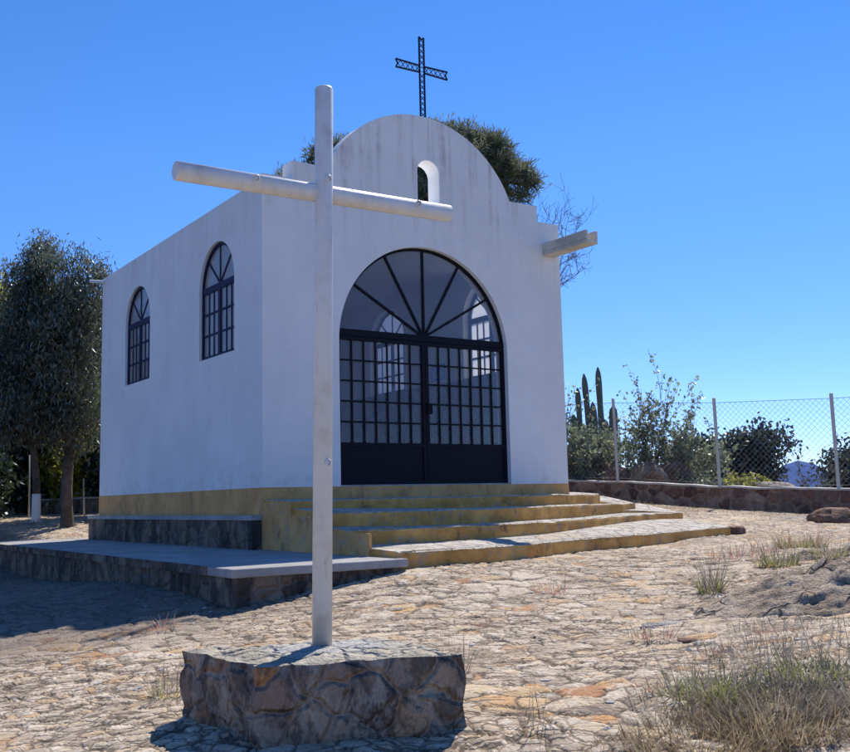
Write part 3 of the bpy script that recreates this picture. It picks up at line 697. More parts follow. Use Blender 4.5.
for i in range(len(FP)-1):
    a, b = Vector((*FP[i], FZ[i]+.05)), Vector((*FP[i+1], FZ[i+1]+.05)); Lb = (b-a).length; H = 1.66; pit = .115
    lerp = lambda s_, h: a.lerp(b, s_/Lb)+Vector((0, 0, h))
    s0 = -H
    while s0 < Lb:
        for sg in (0, 1):
            sa, ha, sb, hb = (s0, 0, s0+H, H) if sg == 0 else (s0, H, s0+H, 0)
            if sa < 0: ha += (0-sa)*(1 if sg == 0 else -1); sa = 0
            if sb > Lb: hb -= (sb-Lb)*(1 if sg == 0 else -1); sb = Lb
            if sb-sa > .02: m.tube([lerp(sa, ha), lerp(sb, hb)], .0025, 3, False)
        s0 += pit
    for h in (.0, H): m.tube([lerp(0, h), lerp(Lb, h)], .005, 4, False)
m.build('wire_mesh', MAT['wire'], fence, fix=False)
wall_strip('low_wall', [(-3.2, 22.5, -.05, -.5), (-.61, 19.0, 0, -.42), (.55, 17.3, .03, -.38), (1.93, 14.2, .07, -.36), (3.4, 11.6, .1, -.36), (5.2, 9.8, .12, -.33)], .3, MAT['rubble'],
           'low shaded rubble wall with pale coping behind the left trees')

# ------------------------------------------------------------------ rocks
def boulder(name, c, r, mat, label, seed, flat=0.0, rot=0.0, group=None, sub=4, cat='rock'):
    bm = bmesh.new(); bmesh.ops.create_icosphere(bm, subdivisions=sub, radius=1)
    q = Matrix.Rotation(rot, 3, 'Z'); sd = Vector((seed*3.7, seed*1.3, 0))
    for v in bm.verts:
        p = v.co.copy(); k = 1+.34*noise.noise(p*1.1+sd)+.18*noise.noise(p*2.6+sd)+.09*noise.noise(p*6+sd)+.045*noise.noise(p*13+sd)
        # planar chips
        p = p*k
        for j in range(5):
            nn = Vector((math.sin(seed*9+j*2.1), math.cos(seed*5+j*1.7), math.sin(j*3+seed)*.7)).normalized(); d = p.dot(nn)
            if d > .78: p -= nn*(d-.78)*.85
        if p.z > 1-flat: p.z = 1-flat+(p.z-1+flat)*.2
        v.co = q@Vector((p.x*r[0], p.y*r[1], p.z*r[2]))
    me = bpy.data.meshes.new(name); bm.to_mesh(me); bm.free(); me.materials.append(mat)
    me.polygons.foreach_set('use_smooth', [True]*len(me.polygons))
    o = link(name, me, None, Vector(c)); return tag(o, label, cat, group)
boulder('boulder', (12.30, 5.27, .22), (.66, .45, .36), MAT['rock_tan'], 'tan lit boulder behind the fence between two posts', 1.3, .1, 1.0, group='boulders behind the fence')
boulder('boulder', (11.75, 6.0, .24), (.62, .5, .38), MAT['rock_brown'], 'dark brown boulder behind the fence post nearest the chapel', 2.1, .1, .5, group='boulders behind the fence')
boulder('boulder', (12.95, 5.05, .22), (.45, .4, .36), MAT['rock_brown'], 'brown boulder at the right end of the rock pile behind the fence', 4.4, .0, 2.0, group='boulders behind the fence')
boulder('flat_stone', (11.98, 1.60, -.10), (.42, .26, .13), MAT['rock_pale'], 'pale flat stone lying on top of the boundary wall', 3.3, .2, -1.1)
boulder('boulder', (9.95, -1.05, -.70), (.42, .36, .24), MAT['rock_brown'], 'brown boulder in the grass before the wall at the right edge', 5.2, .1, .3)
boulder('boulder', (10.35, -1.55, -.72), (.5, .4, .26), MAT['rock_brown'], 'dark brown boulder cut off by the right edge of the picture', 6.6, .1, 1.3)
boulder('flat_stone', (10.1, -.3, -.68), (1.15, .35, .06), MAT['rock_grey'], 'long thin stone slab lying below the boundary wall', 7.1, .3, -1.0)
boulder('stone', (7.2, -1.2, -.80), (.26, .2, .13), MAT['rock_brown'], 'reddish brown stone closing the right end of the lowest step', 12.7, .2, .2)
def m_bank():
    g = G('weathered_bank'); P = g.pos()
    PR = g.n('ShaderNodeMapping', {'Vector': P, 'Rotation': (0, 0, R(40)), 'Scale': (1, 2.6, 2.6)}).outputs[0]
    n1 = g.noise(PR, 1.6, 4, .7); n2 = g.noise(P, 11, 4, .75)
    v = g.n('ShaderNodeTexVoronoi', {'Vector': g.vmath('ADD', PR, g.vmath('MULTIPLY', g.noisec(P, 2.5, 3), (.9, .9, .9))), 'Scale': 1.5}, feature='DISTANCE_TO_EDGE').outputs['Distance']
    col = g.ramp(n1, [(0.25, (.20, .14, .10)), (.45, (.40, .305, .22)), (.6, (.54, .44, .335)), (.75, (.36, .245, .16))])
    col = g.mix(g.math('MULTIPLY', g.step(n2, .5, .68), .55), col, (.12, .095, .075))
    crack = g.math('MULTIPLY', g.step(v, .045, .0), g.step(g.noise(P, 1.6, 3), .42, .55))
    col = g.mix(g.math('MULTIPLY', crack, .85), col, (.05, .04, .032))
    h = g.math('SUBTRACT', g.math('ADD', g.math('MULTIPLY', n1, .06), g.math('MULTIPLY', g.noise(P, 16, 4, .8), .09)), g.math('MULTIPLY', crack, .06))
    return g.done(g.bsdf(col, .93, g.bump(h, 1.0, 1.0)))
def bank(c, ud, hu, hv, h0, h1, label, seed, mat):
    ud = Vector(ud).normalized(); vd = Vector((-ud.y, ud.x)); nu, nv = 190, 110
    U, V = np.meshgrid(np.linspace(-1, 1, nu), np.linspace(-1, 1, nv))
    X = c[0]+U*hu*ud.x+V*hv*vd.x; Y = c[1]+U*hu*ud.y+V*hv*vd.y; Z0 = gz(X, Y); Z = Z0.copy()
    for a in range(nv):
        for b in range(nu):
            x, y, u, v = X[a, b], Y[a, b], U[a, b], V[a, b]
            n1 = noise.noise((x*1.1, y*1.1, seed)); n2 = noise.noise((x*2.7, y*2.7, seed+3)); n3 = noise.noise((x*7, y*7, seed+6)); n4 = noise.noise((x*19, y*19, seed+9))
            rr_ = math.hypot(u, v)+.28*n1+.16*n2
            k = max(0, min(1, (1.0-rr_)/.55)); k = k*k*(3-2*k)
            hh = (h0+(h1-h0)*(u+1)/2)*k
            t = (hh+.05*n1+.03*n2)/.055; ft = math.floor(t); fr = t-ft; st_ = (ft+min(1, max(0, (fr-.55)/.3)))*.055   # bedding steps
            Z[a, b] += (hh*.45+.55*st_)*min(1, k*4)+k*(.060*n2+.050*n3+.024*n4+.012*noise.noise((x*43, y*43, seed)))-.06*(1-min(1, k*6))
    vs = np.stack([X, Y, Z], -1).reshape(-1, 3).tolist()
    fs = [(a*nu+b, a*nu+b+1, (a+1)*nu+b+1, (a+1)*nu+b) for a in range(nv-1) for b in range(nu-1)]
    o = MB().add(vs, fs).build('rock_ledge', mat, origin=(c[0], c[1], g1(*c)), smooth=True)
    return tag(o, label, 'rock')
bank((2.15, -6.85), (.88, -.47), 2.15, .95, .07, .42, 'grey brown weathered rock bank rising at the right edge of the picture', 2.5, m_bank())
bank((3.9, -5.55), (.88, -.47), 1.2, .42, .05, .14, 'low flat rock ledge with dry grass along it behind the rock bank', 6.5, bpy.data.materials['weathered_bank'])
boulder('stone', (.42, -6.02, -1.17), (.26, .13, .05), MAT['rock_grey'], 'flat grey stone with dark shadow in the paving left of the grass', 10.3, .3, -.5)
boulder('stone', (.05, -6.55, -1.2), (.13, .08, .05), MAT['rock_brown'], 'small dark stone beside the red grass tuft', 11.9, .2, .5)

# loose gravel and chips lying on the paving: nobody could count it
rr = np.random.default_rng(77); V, F = [], []
ico = [(0, 0, 1), (.89, 0, .45), (.28, .85, .45), (-.72, .53, .45), (-.72, -.53, .45), (.28, -.85, .45), (.72, .53, -.45), (-.28, .85, -.45), (-.89, 0, -.45), (-.28, -.85, -.45), (.72, -.53, -.45), (0, 0, -1)]
icf = [(0, 1, 2), (0, 2, 3), (0, 3, 4), (0, 4, 5), (0, 5, 1), (1, 6, 2), (2, 7, 3), (3, 8, 4), (4, 9, 5), (5, 10, 1), (6, 7, 2), (7, 8, 3), (8, 9, 4), (9, 10, 5), (10, 6, 1), (11, 7, 6), (11, 8, 7), (11, 9, 8), (11, 10, 9), (11, 6, 10)]
spots = [(-1.0, -6.9, .7, 150), (-2.4, -7.3, .5, 90), (-3.5, -6.2, .5, 90), (.6, -5.6, 1.4, 260), (-1.2, -3.9, .9, 160), (-3.0, -4.4, .9, 150), (2.4, -4.2, 1.3, 220), (-.2, -7.0, .4, 110), (4.5, -3.2, 1.3, 160), (-1.9, -2.8, .35, 80), (7.4, -.2, 1.4, 160), (-.2, -6.2, .5, 110)]
for cx_, cy_, sd_, n_ in spots:
    for k in range(n_):
        x, y = cx_+rr.normal()*sd_, cy_+rr.normal()*sd_
        if -1.75 < x < .1 and y > -3.2 or x > -.1 and y > -3.1 and x < 6.6: continue
        r_ = .006+.022*rr.uniform()**3; o_ = len(V); sc_ = rr.uniform(.6, 1.5, 3)*r_; sc_[2] *= .55; z0 = g1(x, y)+.006; a = rr.uniform(0, 6.28); ca, sa = math.cos(a), math.sin(a)
        for p in ico:
            q3 = np.array(p)*sc_*rr.uniform(.75, 1.2); V.append((x+q3[0]*ca-q3[1]*sa, y+q3[0]*sa+q3[1]*ca, z0+q3[2]))
        F += [tuple(i+o_ for i in f) for f in icf]
gv = MB().add(V, F).build('loose_gravel', MAT['palecon'], origin=(0, -5.5, -1.1), fix=False); gv['kind'] = 'stuff'; gv['label'] = 'small loose stone chips scattered over the flagstone paving'; gv['category'] = 'gravel'

# ------------------------------------------------------------------ trees
def trunk_mb(m, base, top, r0, r1, wob=.15, n=12, seed=0, sides=10):
    pts, rad = [], []; b, t = Vector(base), Vector(top)
    for i in range(n+1):
        f = i/n; p = b.lerp(t, f); w = wob*math.sin(math.pi*f*.9)
        p += Vector((noise.noise((f*2.2, seed, 0)), noise.noise((f*2.2, seed, 7)), 0))*w*2
        pts.append(p); rad.append((r0+(r1-r0)*f)*(1.35-.35*min(1, f*8)))
    m.tube(pts, rad, sides); return pts
def tree(name, base, forks, lobes, clumps, per, sig, lmat, ll, lw, label, cat='tree', trunk_r=.15, droop=0.0, group=None, seed=1, tuft=False, bark='bark', tcap=None, spread=1.0):
    t = thing(name, base, label, cat, group); m = MB()
    top = Vector(forks); pts = trunk_mb(m, Vector(base)-Vector((0, 0, .25)), top, trunk_r, trunk_r*.6, .15, 12, seed)
    P, tint, cc = blob_points(lobes, clumps, per, sig)
    order = RNG.permutation(len(cc))[:46]
    hubs = [Vector(l[0]) for l in lobes]
    for h in hubs:
        s0 = pts[RNG.integers(8, 12)]; md = s0.lerp(h, .5)+Vector(RNG.normal(size=3)*.12); m.tube([s0, md, h], [trunk_r*.5, trunk_r*.3, trunk_r*.13], 7)
    for k in order:
        e = Vector(cc[k]); h = min(hubs, key=lambda q: (q-e).length); md = h.lerp(e, .5)+Vector(RNG.normal(size=3)*.08)
        m.tube([h, md, e], [trunk_r*.16, trunk_r*.1, .006], 5)
    m.build('trunk', MAT[bark], t, smooth=True)
    n = len(P)
    if tuft:                                  # radiating needles: leaf axis points away from its clump centre
        ax = unit(P-np.repeat(cc, per, 0))+RNG.normal(size=(n, 3))*.35+np.array([0, 0, .25])
    else:
        ax = RNG.normal(size=(n, 3)); ax[:, 2] -= droop
    V = leaves(P, ax, RNG.uniform(.7, 1.25, n)*ll, RNG.uniform(.7, 1.25, n)*lw)
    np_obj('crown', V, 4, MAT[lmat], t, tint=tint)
    if tcap: tcap(t, pts)
    return t
z = g1(.16, 9.34)
tree('eucalyptus_tree', (.16, 9.34, z), (.05, 9.15, 2.2),
     [((-.15, 9.0, 2.9), (.86, 1.0, 1.3)), ((.1, 9.2, 1.45), (.85, .8, .5)), ((-.7, 9.5, 1.5), (.6, .7, .4)), ((-1.05, 9.6, 2.75), (.62, .8, .85)), ((-.95, 9.4, 3.75), (.4, .5, .5)), ((-.42, 9.2, 3.4), (.55, .7, .95)), ((.15, 8.8, 3.5), (.62, .8, .95)), ((-.4, 8.9, 4.4), (.5, .6, .72)), ((-.50, 9.0, 4.72), (.26, .3, .36)), ((.22, 8.7, 4.25), (.42, .5, .62)), ((-.85, 9.2, 4.2), (.36, .4, .5)), ((-1.25, 9.9, 1.7), (.7, .8, .6)), ((.05, 9.0, 1.9), (.75, .8, .7)), ((-.9, 9.2, 1.7), (.6, .7, .55))],
     1000, 58, .125, 'euc', .115, .026, 'tall grey green eucalyptus with dark trunk at the left corner of the chapel', 'tree', .13, 1.6, seed=2)
def wash(t, pts):
    m = MB(); b = Vector(pts[0]); m.tube([b+Vector((0, 0, .15)), Vector(pts[3])], [.098, .088], 14); m.build('whitewash', MAT['whitewash'], t, smooth=True)
z = g1(-.11, 10.75)
def wtree():
    t = thing('whitewashed_tree', (-.11, 10.75, z), 'dark tree with a white painted trunk base left of the chapel', 'tree')
    m = MB(); pts = trunk_mb(m, (-.11, 10.75, z-.2), (-.3, 10.7, 2.9), .085, .05, .05, 12, 5)
    m.tube([pts[6], pts[6]+Vector((-.5, .1, .7)), (-1.2, 10.9, 2.6)], [.05, .04, .02], 7); m.tube([pts[8], (.35, 10.6, 3.3)], [.04, .015], 7)
    m.build('trunk', MAT['bark'], t, smooth=True)
    m = MB(); m.tube([(-.11, 10.75, z), pts[1], pts[2], pts[3].lerp(pts[2], .3)], [.105, .094, .09, .088], 14); m.build('painted_base', MAT['whitewash'], t, smooth=True)
    P, tint, cc = blob_points([((-.9, 10.9, 3.2), (.9, .9, .9)), ((.1, 10.6, 3.6), (.7, .8, .8)), ((-1.5, 11.2, 2.3), (.8, .8, .7))], 260, 36, .14)
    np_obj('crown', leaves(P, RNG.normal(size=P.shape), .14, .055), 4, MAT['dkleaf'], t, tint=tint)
wtree()
# dark trees that close the view on the left behind the low wall
def bg_tree(x, y, h, r, mat, label, seed, clumps=330, per=34, ll=.17, lw=.085, group=None, zb=None, name='broadleaf_tree', low=.3):
    zb = g1(x, y) if zb is None else zb
    lob = []; rr = random.Random(seed)
    for k in range(6):
        a = rr.uniform(0, 6.28); d = r*rr.uniform(.1, .6); zz = zb+h*rr.uniform(low+.1, .86)
        lob.append(((x+d*math.cos(a), y+d*math.sin(a), zz), (r*rr.uniform(.45, .65),)*2+(h*rr.uniform(.14, .22),)))
    return tree(name, (x, y, zb), (x+rr.uniform(-.2, .2), y, zb+h*.45), lob, clumps, per, r*.105+.03, mat, ll, lw, label, 'tree', .06+.025*h, .2, group, seed)
bg_tree(-2.2, 15.5, 6.0, 1.9, 'dkleaf', 'dense dark tree cut off by the left edge of the picture', 21)
bg_tree(.05, 17.2, 6.6, 1.7, 'ylleaf', 'yellow green tree glowing behind the eucalyptus at the left edge', 22, low=.45)
bg_tree(1.2, 21.5, 4.8, 2.2, 'dkleaf', 'dark tree far behind the low wall on the left', 23, low=.1)
bg_tree(3.1, 17.2, 3.6, 1.5, 'dkleaf', 'dark bushy tree behind the low wall next to the chapel', 24, low=.05)
bg_tree(2.3, 12.2, 4.7, 1.7, 'dkleaf', 'added, mostly hidden tree behind the back left chapel corner, shading the ground', 26, low=.15)  # mostly hidden tree, added to shade the ground left of the chapel
bg_tree(-1.0, 24, 5.0, 2.4, 'dkleaf', 'dark tree beyond the low wall at far left', 25, low=.05)
for i, (x, y, h, r_, lb) in enumerate([(-.2, 18.2, 3.0, 1.3, 'dark leafy bush behind the low wall at the left edge of the picture'), (1.5, 16.6, 2.6, 1.2, 'dark leafy bush behind the low wall below the eucalyptus crown'),
        (2.9, 14.4, 2.9, .9, 'dark leafy bush behind the low wall right at the chapel corner'), (-1.3, 13.2, 3.4, 1.1, 'dark bush before the low wall cut off by the left edge'), (.4, 20.5, 3.4, 1.6, 'second row dark bush far behind the low wall')]):
    bg_tree(x, y, h, r_, 'dkleaf', lb, 120+i, 420, 36, .15, .075, name='dark_bush', low=-.02, group='dark bushes along the low wall')
# lit yellow-green shrubs under the eucalyptus
def shoot_shrub(name, base, stems, h, spread, per, lmat, ll, lw, label, seed, cat='shrub', group=None, lean=(0, 0), bare=.15, smat='twig', r0=.014, fork=2):
    rr = np.random.default_rng(seed); t = thing(name, base, label, cat, group); m = MB(); C, A = [], []
    def stem(p0, d, ln, r, lvl):
        pts = [p0]; dd = d.copy(); n = 9
        for i in range(n):
            dd = unit(dd+rr.normal(size=3)*.09+np.array([0, 0, .03])); pts.append(pts[-1]+dd*ln/n)
        m.tube([tuple(p) for p in pts], [r*(1-.8*i/n) for i in range(n+1)], 5, False)
        for k in range(per):
            f = rr.uniform(bare, 1)*n; i = min(int(f), n-1); q = pts[i]+(pts[i+1]-pts[i])*(f-i)
            C.append(q+rr.normal(size=3)*ll*.45); A.append(rr.normal(size=3)+dd*.4)
        if lvl > 0:
            for k in range(fork+rr.integers(0, 2)):
                i = rr.integers(2, n-1); stem(pts[i], unit(dd+rr.normal(size=3)*.5), ln*rr.uniform(.35, .6), r*.6, lvl-1)
    for s_ in range(stems):
        a = rr.uniform(0, 6.28); q = rr.uniform(0, 1)**.6
        p0 = np.array(base)+np.array([math.cos(a), math.sin(a), 0])*spread*.35*q
        d = np.array([math.cos(a)*spread/h*q*.8+lean[0], math.sin(a)*spread/h*q*.8+lean[1], 1.0])
        stem(p0, unit(d), h*rr.uniform(.55, 1), r0, 1)
    m.build('stems', MAT[smat], t, fix=False)
    if per and C:
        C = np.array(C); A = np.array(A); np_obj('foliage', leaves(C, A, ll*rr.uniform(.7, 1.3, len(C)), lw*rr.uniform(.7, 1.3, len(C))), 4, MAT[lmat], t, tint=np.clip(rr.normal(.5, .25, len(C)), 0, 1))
    return t
shoot_shrub('shrub', (1.55, 15.6, g1(1.55, 15.6)), 22, 2.5, 1.1, 40, 'ylleaf', .17, .09, 'sunlit yellow green shrub behind the low wall under the eucalyptus', 31)
shoot_shrub('shrub', (2.45, 14.9, g1(2.45, 14.9)), 13, 2.5, .6, 34, 'ylleaf', .16, .085, 'small sunlit shrub behind the low wall next to the chapel corner', 32)
for x, y, h, lb in ((1.28, 12.2, .85, 'thin bare pole stuck in the ground near the chapel back corner'), (.23, 12.85, 1.45, 'thin pale leaning pole left of the white painted trunk')):
    zz = g1(x, y); tag(MB().tube([(x, y, zz-.1), (x-.03, y, zz+h)], [.022, .015], 8).build('pole', MAT['palecon'], origin=(x, y, zz), smooth=True), lb, 'pole')

# pine behind the chapel
zb = g1(7.7, 8.2)
tree('pine_tree', (7.7, 8.2, zb), (7.6, 8.1, 5.0),
     [((7.55, 8.0, 7.0), (1.5, 1.5, 1.25)), ((8.7, 7.15, 7.55), (.95, 1.0, 1.12)), ((9.55, 6.65, 7.25), (.66, .75, .66)), ((9.15, 6.9, 7.9), (.55, .6, .5)), ((6.3, 8.9, 7.2), (1.2, 1.1, .85)), ((5.35, 9.5, 7.3), (.66, .6, .46)), ((6.15, 8.85, 7.85), (.75, .75, .48)), ((8.2, 7.6, 8.1), (.8, .9, .62)), ((7.9, 7.8, 6.0), (1.5, 1.3, .6))],
     1200, 74, .105, 'pine', .19, .024, 'broad crowned pine rising behind the curved gable', 'tree', .22, 0, seed=8, tuft=True)
# leafless tree
def bare_tree(base, h, label, seed):
    rr = np.random.default_rng(seed); m = MB()
    def br(p, d, ln, r, lv):
        n = 5; pts = [p]; dd = d
        for i in range(n): dd = unit(dd+rr.normal(size=3)*.16+np.array([0, 0, .04])); pts.append(pts[-1]+dd*ln/n)
        m.tube([tuple(q) for q in pts], [max(r*(1-.6*i/n), .004) for i in range(n+1)], 6 if lv > 2 else 4, False)
        if lv:
            for k in range(3 if lv > 1 else 4):
                i = rr.integers(2, n+1); br(pts[i], unit(dd+rr.normal(size=3)*.55), ln*rr.uniform(.5, .75), r*.55, lv-1)
    t = thing('bare_tree', base, label, 'tree')
    tp = np.array(base)+np.array([0, 0, h*.5]); tk = MB(); trunk_mb(tk, base, tuple(tp), .13, .075, .1, 8, seed); tk.build('trunk', MAT['bark'], t, smooth=True)
    for k in range(6): br(tp-np.array([0, 0, rr.uniform(0, .5)]), unit(rr.normal(size=3)*.32+np.array([0, 0, 1.0])), h*.20, .026, 4)
    m.build('crown', MAT['twig'], t, fix=False)
bare_tree((11.25, 8.0, -.6), 9.3, 'leafless tree with fine twigs behind the rain spout', 41)
# dark trees beyond the fence
bg_tree(22.3, 11.3, 3.9, 1.5, 'oakleaf', 'dark round oak beyond the fence left of the blue hill', 51, 560, 36, .17, .10, 'trees beyond the fence', -2.0, low=.35)
bg_tree(23.4, 10.55, 4.4, 1.15, 'oakleaf', 'taller open crowned oak beyond the fence beside the blue hill', 52, 105, 26, .17, .10, 'trees beyond the fence', -2.2, low=.42)
bg_tree(21.0, 13.0, 2.6, 1.5, 'oakleaf', 'low dark oak beyond the fence next to the leafy shrub', 53, 240, 34, .17, .1, 'trees beyond the fence', -2.0, low=.3)
bg_tree(26.1, 8.25, 4.0, 1.75, 'oakleaf', 'dark tree beyond the fence cut off by the right edge', 54, 480, 34, .17, .1, 'trees beyond the fence', -2.2, low=.3)
shoot_shrub('shrub', (19.55, 5.75, -.9), 5, 2.0, .7, 13, 'oakleaf', .15, .085, 'thin young tree with sparse leaves in front of the blue hill', 55)
shoot_shrub('shrub', (13.1, -.2, -.6), 9, .9, .6, 26, 'ylleaf', .15, .03, 'yellow green leafy plant on the wall at the right edge', 56)
# leafy shrubs by the chapel behind the fence
sh = [((11.35, 6.6, -.3), 40, 1.9, 1.3, 40, 'dense grey green shrub behind the fence against the chapel corner'),
      ((12.05, 6.4, -.3), 34, 1.9, 1.2, 38, 'leafy shrub behind the fence in front of the cactus'),
      ((12.95, 5.75, -.3), 17, 3.1, .9, 34, 'tall shrub with thin upright shoots right of the cactus'),
      ((13.35, 5.35, -.3), 15, 2.4, .9, 32, 'tall sparse shrub in the middle of the fence bay'),
      ((13.8, 4.9, -.35), 14, 1.7, .9, 28, 'spreading sparse shrub left of the middle fence post'),
      ((11.1, 7.0, -.3), 10, 3.4, .6, 24, 'tall leafy shoots right against the chapel wall corner')]
for i, (b, st, h, sp_, per, lb) in enumerate(sh):
    shoot_shrub('shrub', b, st, h, sp_, per, 'shleaf', .105, .058, lb, 61+i, group='shrubs behind the fence')
shoot_shrub('shrub', (13.75, 3.75, -.4), 22, .75, .8, 22, 'ylleaf', .09, .05, 'low yellow green bush behind the middle fence post', 71, group='shrubs behind the fence')
shoot_shrub('shrub', (12.9, 4.1, -.3), 14, .62, .7, 20, 'shleaf', .09, .05, 'low green bush right of the boulders behind the fence', 72, group='shrubs behind the fence')
# columnar cactus
cac = thing('columnar_cactus', (12.9, 7.6, -.4), 'tall columnar cactus with several ribbed stems behind the fence', 'cactus')
def cstem(b, t, r):
    vs, fs = [], []; n, K = 28, 26; b, t = Vector(b), Vector(t); ax = (t-b).normalized(); u, v = frame_for(ax)
    for k in range(K+1):
        f = k/K; rr = r*(.82+.18*min(1, f*5)); f2 = 1.0
        if f > .9: rr *= math.sqrt(max(0, 1-((f-.9)/.102)**2))
        rr *= 1+.05*math.sin(f*23+r*99)
        for j in range(n):
            a = 2*math.pi*j/n; q = rr*(1+.16*math.cos(7*a)); vs.append(b.lerp(t, f)+(u*math.cos(a)+v*math.sin(a))*q+Vector((0, 0, 0)))
    fs = [(k*n+j, k*n+(j+1) % n, (k+1)*n+(j+1) % n, (k+1)*n+j) for k in range(K) for j in range(n)]
    MB().add(vs, fs).build('stem', MAT['cactus'], cac, smooth=True)
for (b, t, r) in (((13.1, 7.5, -.4), (12.91, 7.41, 3.10), .07), ((12.85, 7.6, -.4), (12.62, 7.63, 2.94), .068), ((12.65, 7.8, -.4), (12.49, 7.75, 2.58), .065), ((12.5, 7.9, -.4), (12.40, 7.85, 1.9), .09),
                  ((13.3, 7.4, -.4), (13.28, 7.29, 2.1), .10), ((13.2, 7.45, -.4), (13.05, 7.4, 1.75), .10), ((12.95, 7.5, -.4), (12.76, 7.5, 2.2), .075), ((12.6, 7.7, -.4), (12.56, 7.6, 1.6), .08)): cstem(b, t, r)

# ------------------------------------------------------------------ grasses
def blades(n, base, spread, h, lean, w, rr, seg=3, curl=.6, zf=None):
    out = []; a = rr.uniform(0, 6.283, n); rad = spread*np.sqrt(rr.uniform(0, 1, n))
    bx, by = base[0]+np.cos(a)*rad, base[1]+np.sin(a)*rad; bz = gz(bx, by)-.01 if zf is None else zf(bx, by)
    p = np.stack([bx, by, bz], 1); hh = h*rr.uniform(.35, 1.0, n)**.8
    a2 = a+rr.normal(size=n)*.9; ln = lean*rr.uniform(.2, 1, n)
    d = np.stack([np.cos(a2)*ln, np.sin(a2)*ln, np.ones(n)], 1); d = unit(d); side = np.stack([-np.sin(a2+rr.normal(size=n)), np.cos(a2), np.zeros(n)], 1); side = unit(side)
    ww = (w*rr.uniform(.6, 1.2, n))[:, None]; q = [p]; cur = p
    for s_ in range(seg):
        d = unit(d+np.stack([np.cos(a2), np.sin(a2), -np.ones(n)*.3], 1)*(curl*ln/seg)[:, None]); cur = cur+d*(hh/seg)[:, None]; q.append(cur)
    for s_ in range(seg):
        w0, w1 = ww*(1-s_/seg), ww*(1-(s_+1)/seg)*.98+.0004
        out.append(np.stack([q[s_]-side*w0, q[s_]+side*w0, q[s_+1]+side*w1, q[s_+1]-side*w1], 1))
    V = np.stack(out, 1).reshape(-1, 3); return V
def tuft(x, y, parts, label, seed, group='grass tufts on the paving', name='grass_tuft', cat='grass tuft'):
    # parts: (mat, n, spread, h, lean, w, curl)
    rr = np.random.default_rng(seed); o = None; zz = g1(x, y)
    t = thing(name, (x, y, zz), label, cat, group)
    for mat, n, spd, h, ln, w, curl in parts:
        V = blades(n, (x, y), spd, h, ln, w, rr, 3, curl); np_obj('blades' if mat != 'redgrass' else 'seed_heads', V, 4, MAT[mat], t, tint=np.repeat(np.clip(rr.normal(.5, .25, n), 0, 1), 3))['kind'] = 'stuff'
    return t
tuft(1.61, -5.48, [('greydry', 110, .09, .50, .75, .0035, .25), ('grass', 60, .10, .30, .9, .004, .4)], 'spindly dry bush of thin upright stems on the paving below the step end', 81, cat='grass tuft')
tuft(2.85, -5.25, [('greydry', 90, .16, .42, .8, .004, .3), ('grass', 120, .2, .22, .8, .005, .5)], 'grey green tuft with long stems right of the spindly bush', 82)
tuft(3.5, -5.4, [('greydry', 70, .25, .4, .7, .004, .3), ('grass', 160, .3, .2, .9, .005, .5), ('straw', 90, .3, .16, .9, .005, .5)], 'low grass tuft above the ledge at the right edge', 83)
tuft(5.2, -3.8, [('grass', 160, .28, .24, .9, .007, .6), ('straw', 160, .28, .24, .9, .006, .6), ('redgrass', 26, .35, .38, .6, .006, .4)], 'yellowish grass tuft with red seed heads before the brown boulders', 84)
tuft(-.95, -7.62, [('grass', 260, .24, .24, 1.3, .0060, 1.5), ('grass', 170, .12, .22, 1.4, .0055, 1.2), ('straw', 330, .32, .20, 1.5, .0032, 1.4), ('greydry', 70, .26, .46, .6, .0028, .3)], 'bright green grass tuft at the bottom right with dry stems through it', 85)
tuft(-.42, -7.86, [('grass', 260, .28, .23, 1.3, .0060, 1.5), ('grass', 170, .15, .20, 1.4, .0055, 1.2), ('straw', 330, .34, .20, 1.5, .0032, 1.4), ('greydry', 80, .28, .52, .6, .0028, .3)], 'green grass tuft with tall bare stems at the lower right edge', 86)
tuft(-.27, -7.08, [('redgrass', 60, .09, .12, 1.3, .004, .7), ('greydry', 40, .15, .2, .9, .003, .5)], 'small pinkish red grass tuft beside the dark stone', 87)
tuft(-1.10, -7.28, [('redgrass', 34, .06, .10, 1.2, .004, .7)], 'tiny red grass tuft on the paving left of the green grass', 88)
tuft(3.3, -4.45, [('redgrass', 70, .3, .26, .9, .005, .5), ('greydry', 60, .3, .3, .8, .004, .4)], 'reddish seeding grass above the spindly bush near the last step', 89)
tuft(-.60, -5.15, [('redgrass', 26, .05, .10, 1.2, .004, .6)], 'tiny red sprig on the paving right of the white cross', 90)
for i, (x, y, lb) in enumerate([(-.05, -6.35, 'red sprig on the paving left of the rock hump'), (.55, -4.6, 'faint red sprig on the paving below the middle of the steps'), (4.1, -4.2, 'reddish seeding grass below the right end of the lowest step'), (6.4, -3.1, 'red seeding stalks right of the lowest step end')]):
    tuft(x, y, [('redgrass', 40, .14, .18, 1.0, .005, .6), ('greydry', 30, .16, .26, .7, .003, .4)], lb, 150+i)
tuft(-1.72, -6.30, [('greydry', 42, .10, .34, .6, .0028, .3)], 'few thin dry stems right of the stone block', 91)
tuft(-1.95, -7.32, [('greydry', 34, .06, .30, .9, .0028, .4), ('grass', 20, .04, .06, 1.2, .004, .5)], 'small dry twiggy weed at the bottom between block and grass', 92)
tuft(-3.13, -5.42, [('greydry', 110, .16, .26, 1.0, .003, .5), ('grass', 60, .14, .16, 1.0, .003, .5)], 'dry tangled weed against the left side of the stone block', 93)
tuft(-2.45, -3.35, [('redgrass', 30, .08, .22, 1.3, .005, .8), ('greydry', 24, .1, .2, 1.0, .004, .6)], 'pinkish dry sprig at the edge of the chapel shadow', 94)
tuft(-3.0, -5.02, [('straw', 90, .16, .12, 1.2, .004, .7)], 'small straw tuft left of the stone block', 95)
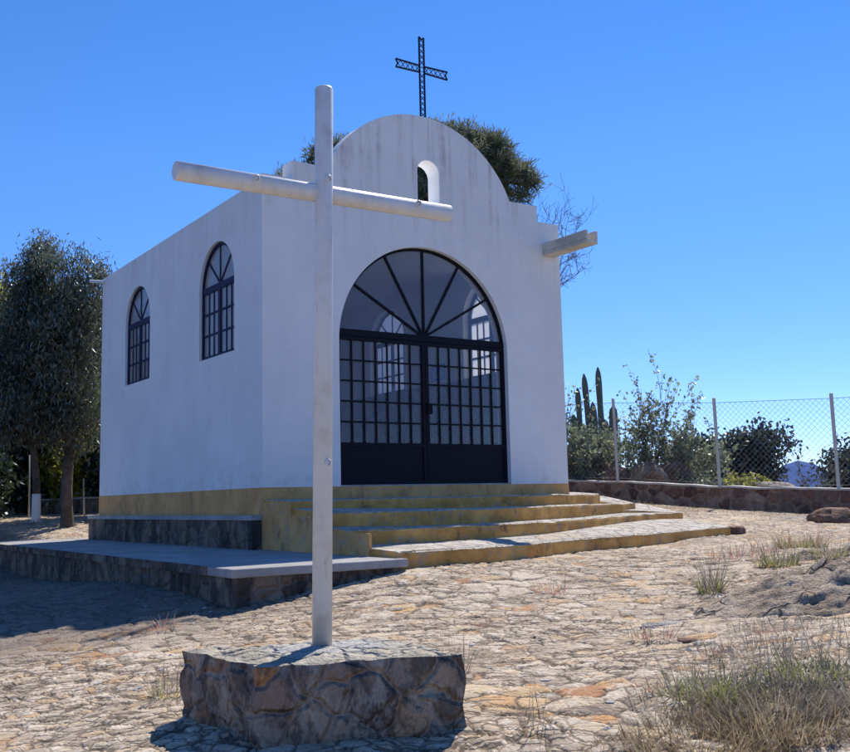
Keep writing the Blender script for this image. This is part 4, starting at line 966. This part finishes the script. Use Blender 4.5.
# dry grass carpet at the bottom right corner and along the wall foot: nobody could count it
rr = np.random.default_rng(5); Vs, Ts, Ms = [], [], {}
def carpet(name, centres, mats):
    V, Tn = [], []
    for (x, y, spd, n, h) in centres:
        V.append(blades(n, (x, y), spd, h, 1.3, .0036, rr, 3, .9)); Tn.append(np.repeat(np.clip(rr.normal(.45, .25, n), 0, 1), 3))
    o = np_obj(name, np.concatenate(V), 4, MAT[mats], None, (centres[0][0], centres[0][1], g1(*centres[0][:2])), np.concatenate(Tn)); o['kind'] = 'stuff'
    return o
o = carpet('dry_grass', [(-1.55, -8.05, .36, 2200, .17), (-1.1, -8.1, .36, 2000, .2), (-1.85, -7.95, .26, 900, .12)], 'straw'); o['label'] = 'brown matted dry grass in the bottom right corner'; o['category'] = 'grass'
o = carpet('grey_dry_grass', [(-.9, -7.95, .32, 1500, .2), (-.5, -8.25, .4, 1500, .2), (-1.15, -7.6, .3, 700, .14), (-.2, -7.4, .35, 500, .18), (.5, -7.2, .5, 500, .16)], 'greydry'); o['label'] = 'grey tangled dry grass around the green tufts'; o['category'] = 'grass'
o = carpet('crack_weeds', [(-.6, -6.6, 1.0, 260, .07), (.8, -5.2, 1.4, 260, .08), (-3.4, -5.0, .9, 200, .07), (-2.3, -7.45, .5, 160, .07), (2.8, -4.0, 1.2, 220, .08), (-1.0, -3.5, .7, 140, .07), (-3.2, -6.9, .25, 110, .08), (-2.2, -6.0, .25, 110, .08), (.3, -6.9, .5, 240, .10)], 'greydry'); o['label'] = 'thin dry weeds growing in the cracks of the paving'; o['category'] = 'weeds'
o = carpet('wall_foot_grass', [(7.6, 1.3, .6, 900, .16), (8.6, 1.6, .8, 800, .16), (9.6, 2.0, .8, 700, .16), (10.2, .6, .8, 500, .16), (6.6, 1.2, .45, 500, .14), (9.4, 3.6, .8, 500, .16)], 'straw'); o['label'] = 'short straw coloured grass at the foot of the boundary wall'; o['category'] = 'grass'
for ob in bpy.data.objects:
    if '_o' in ob: del ob['_o']
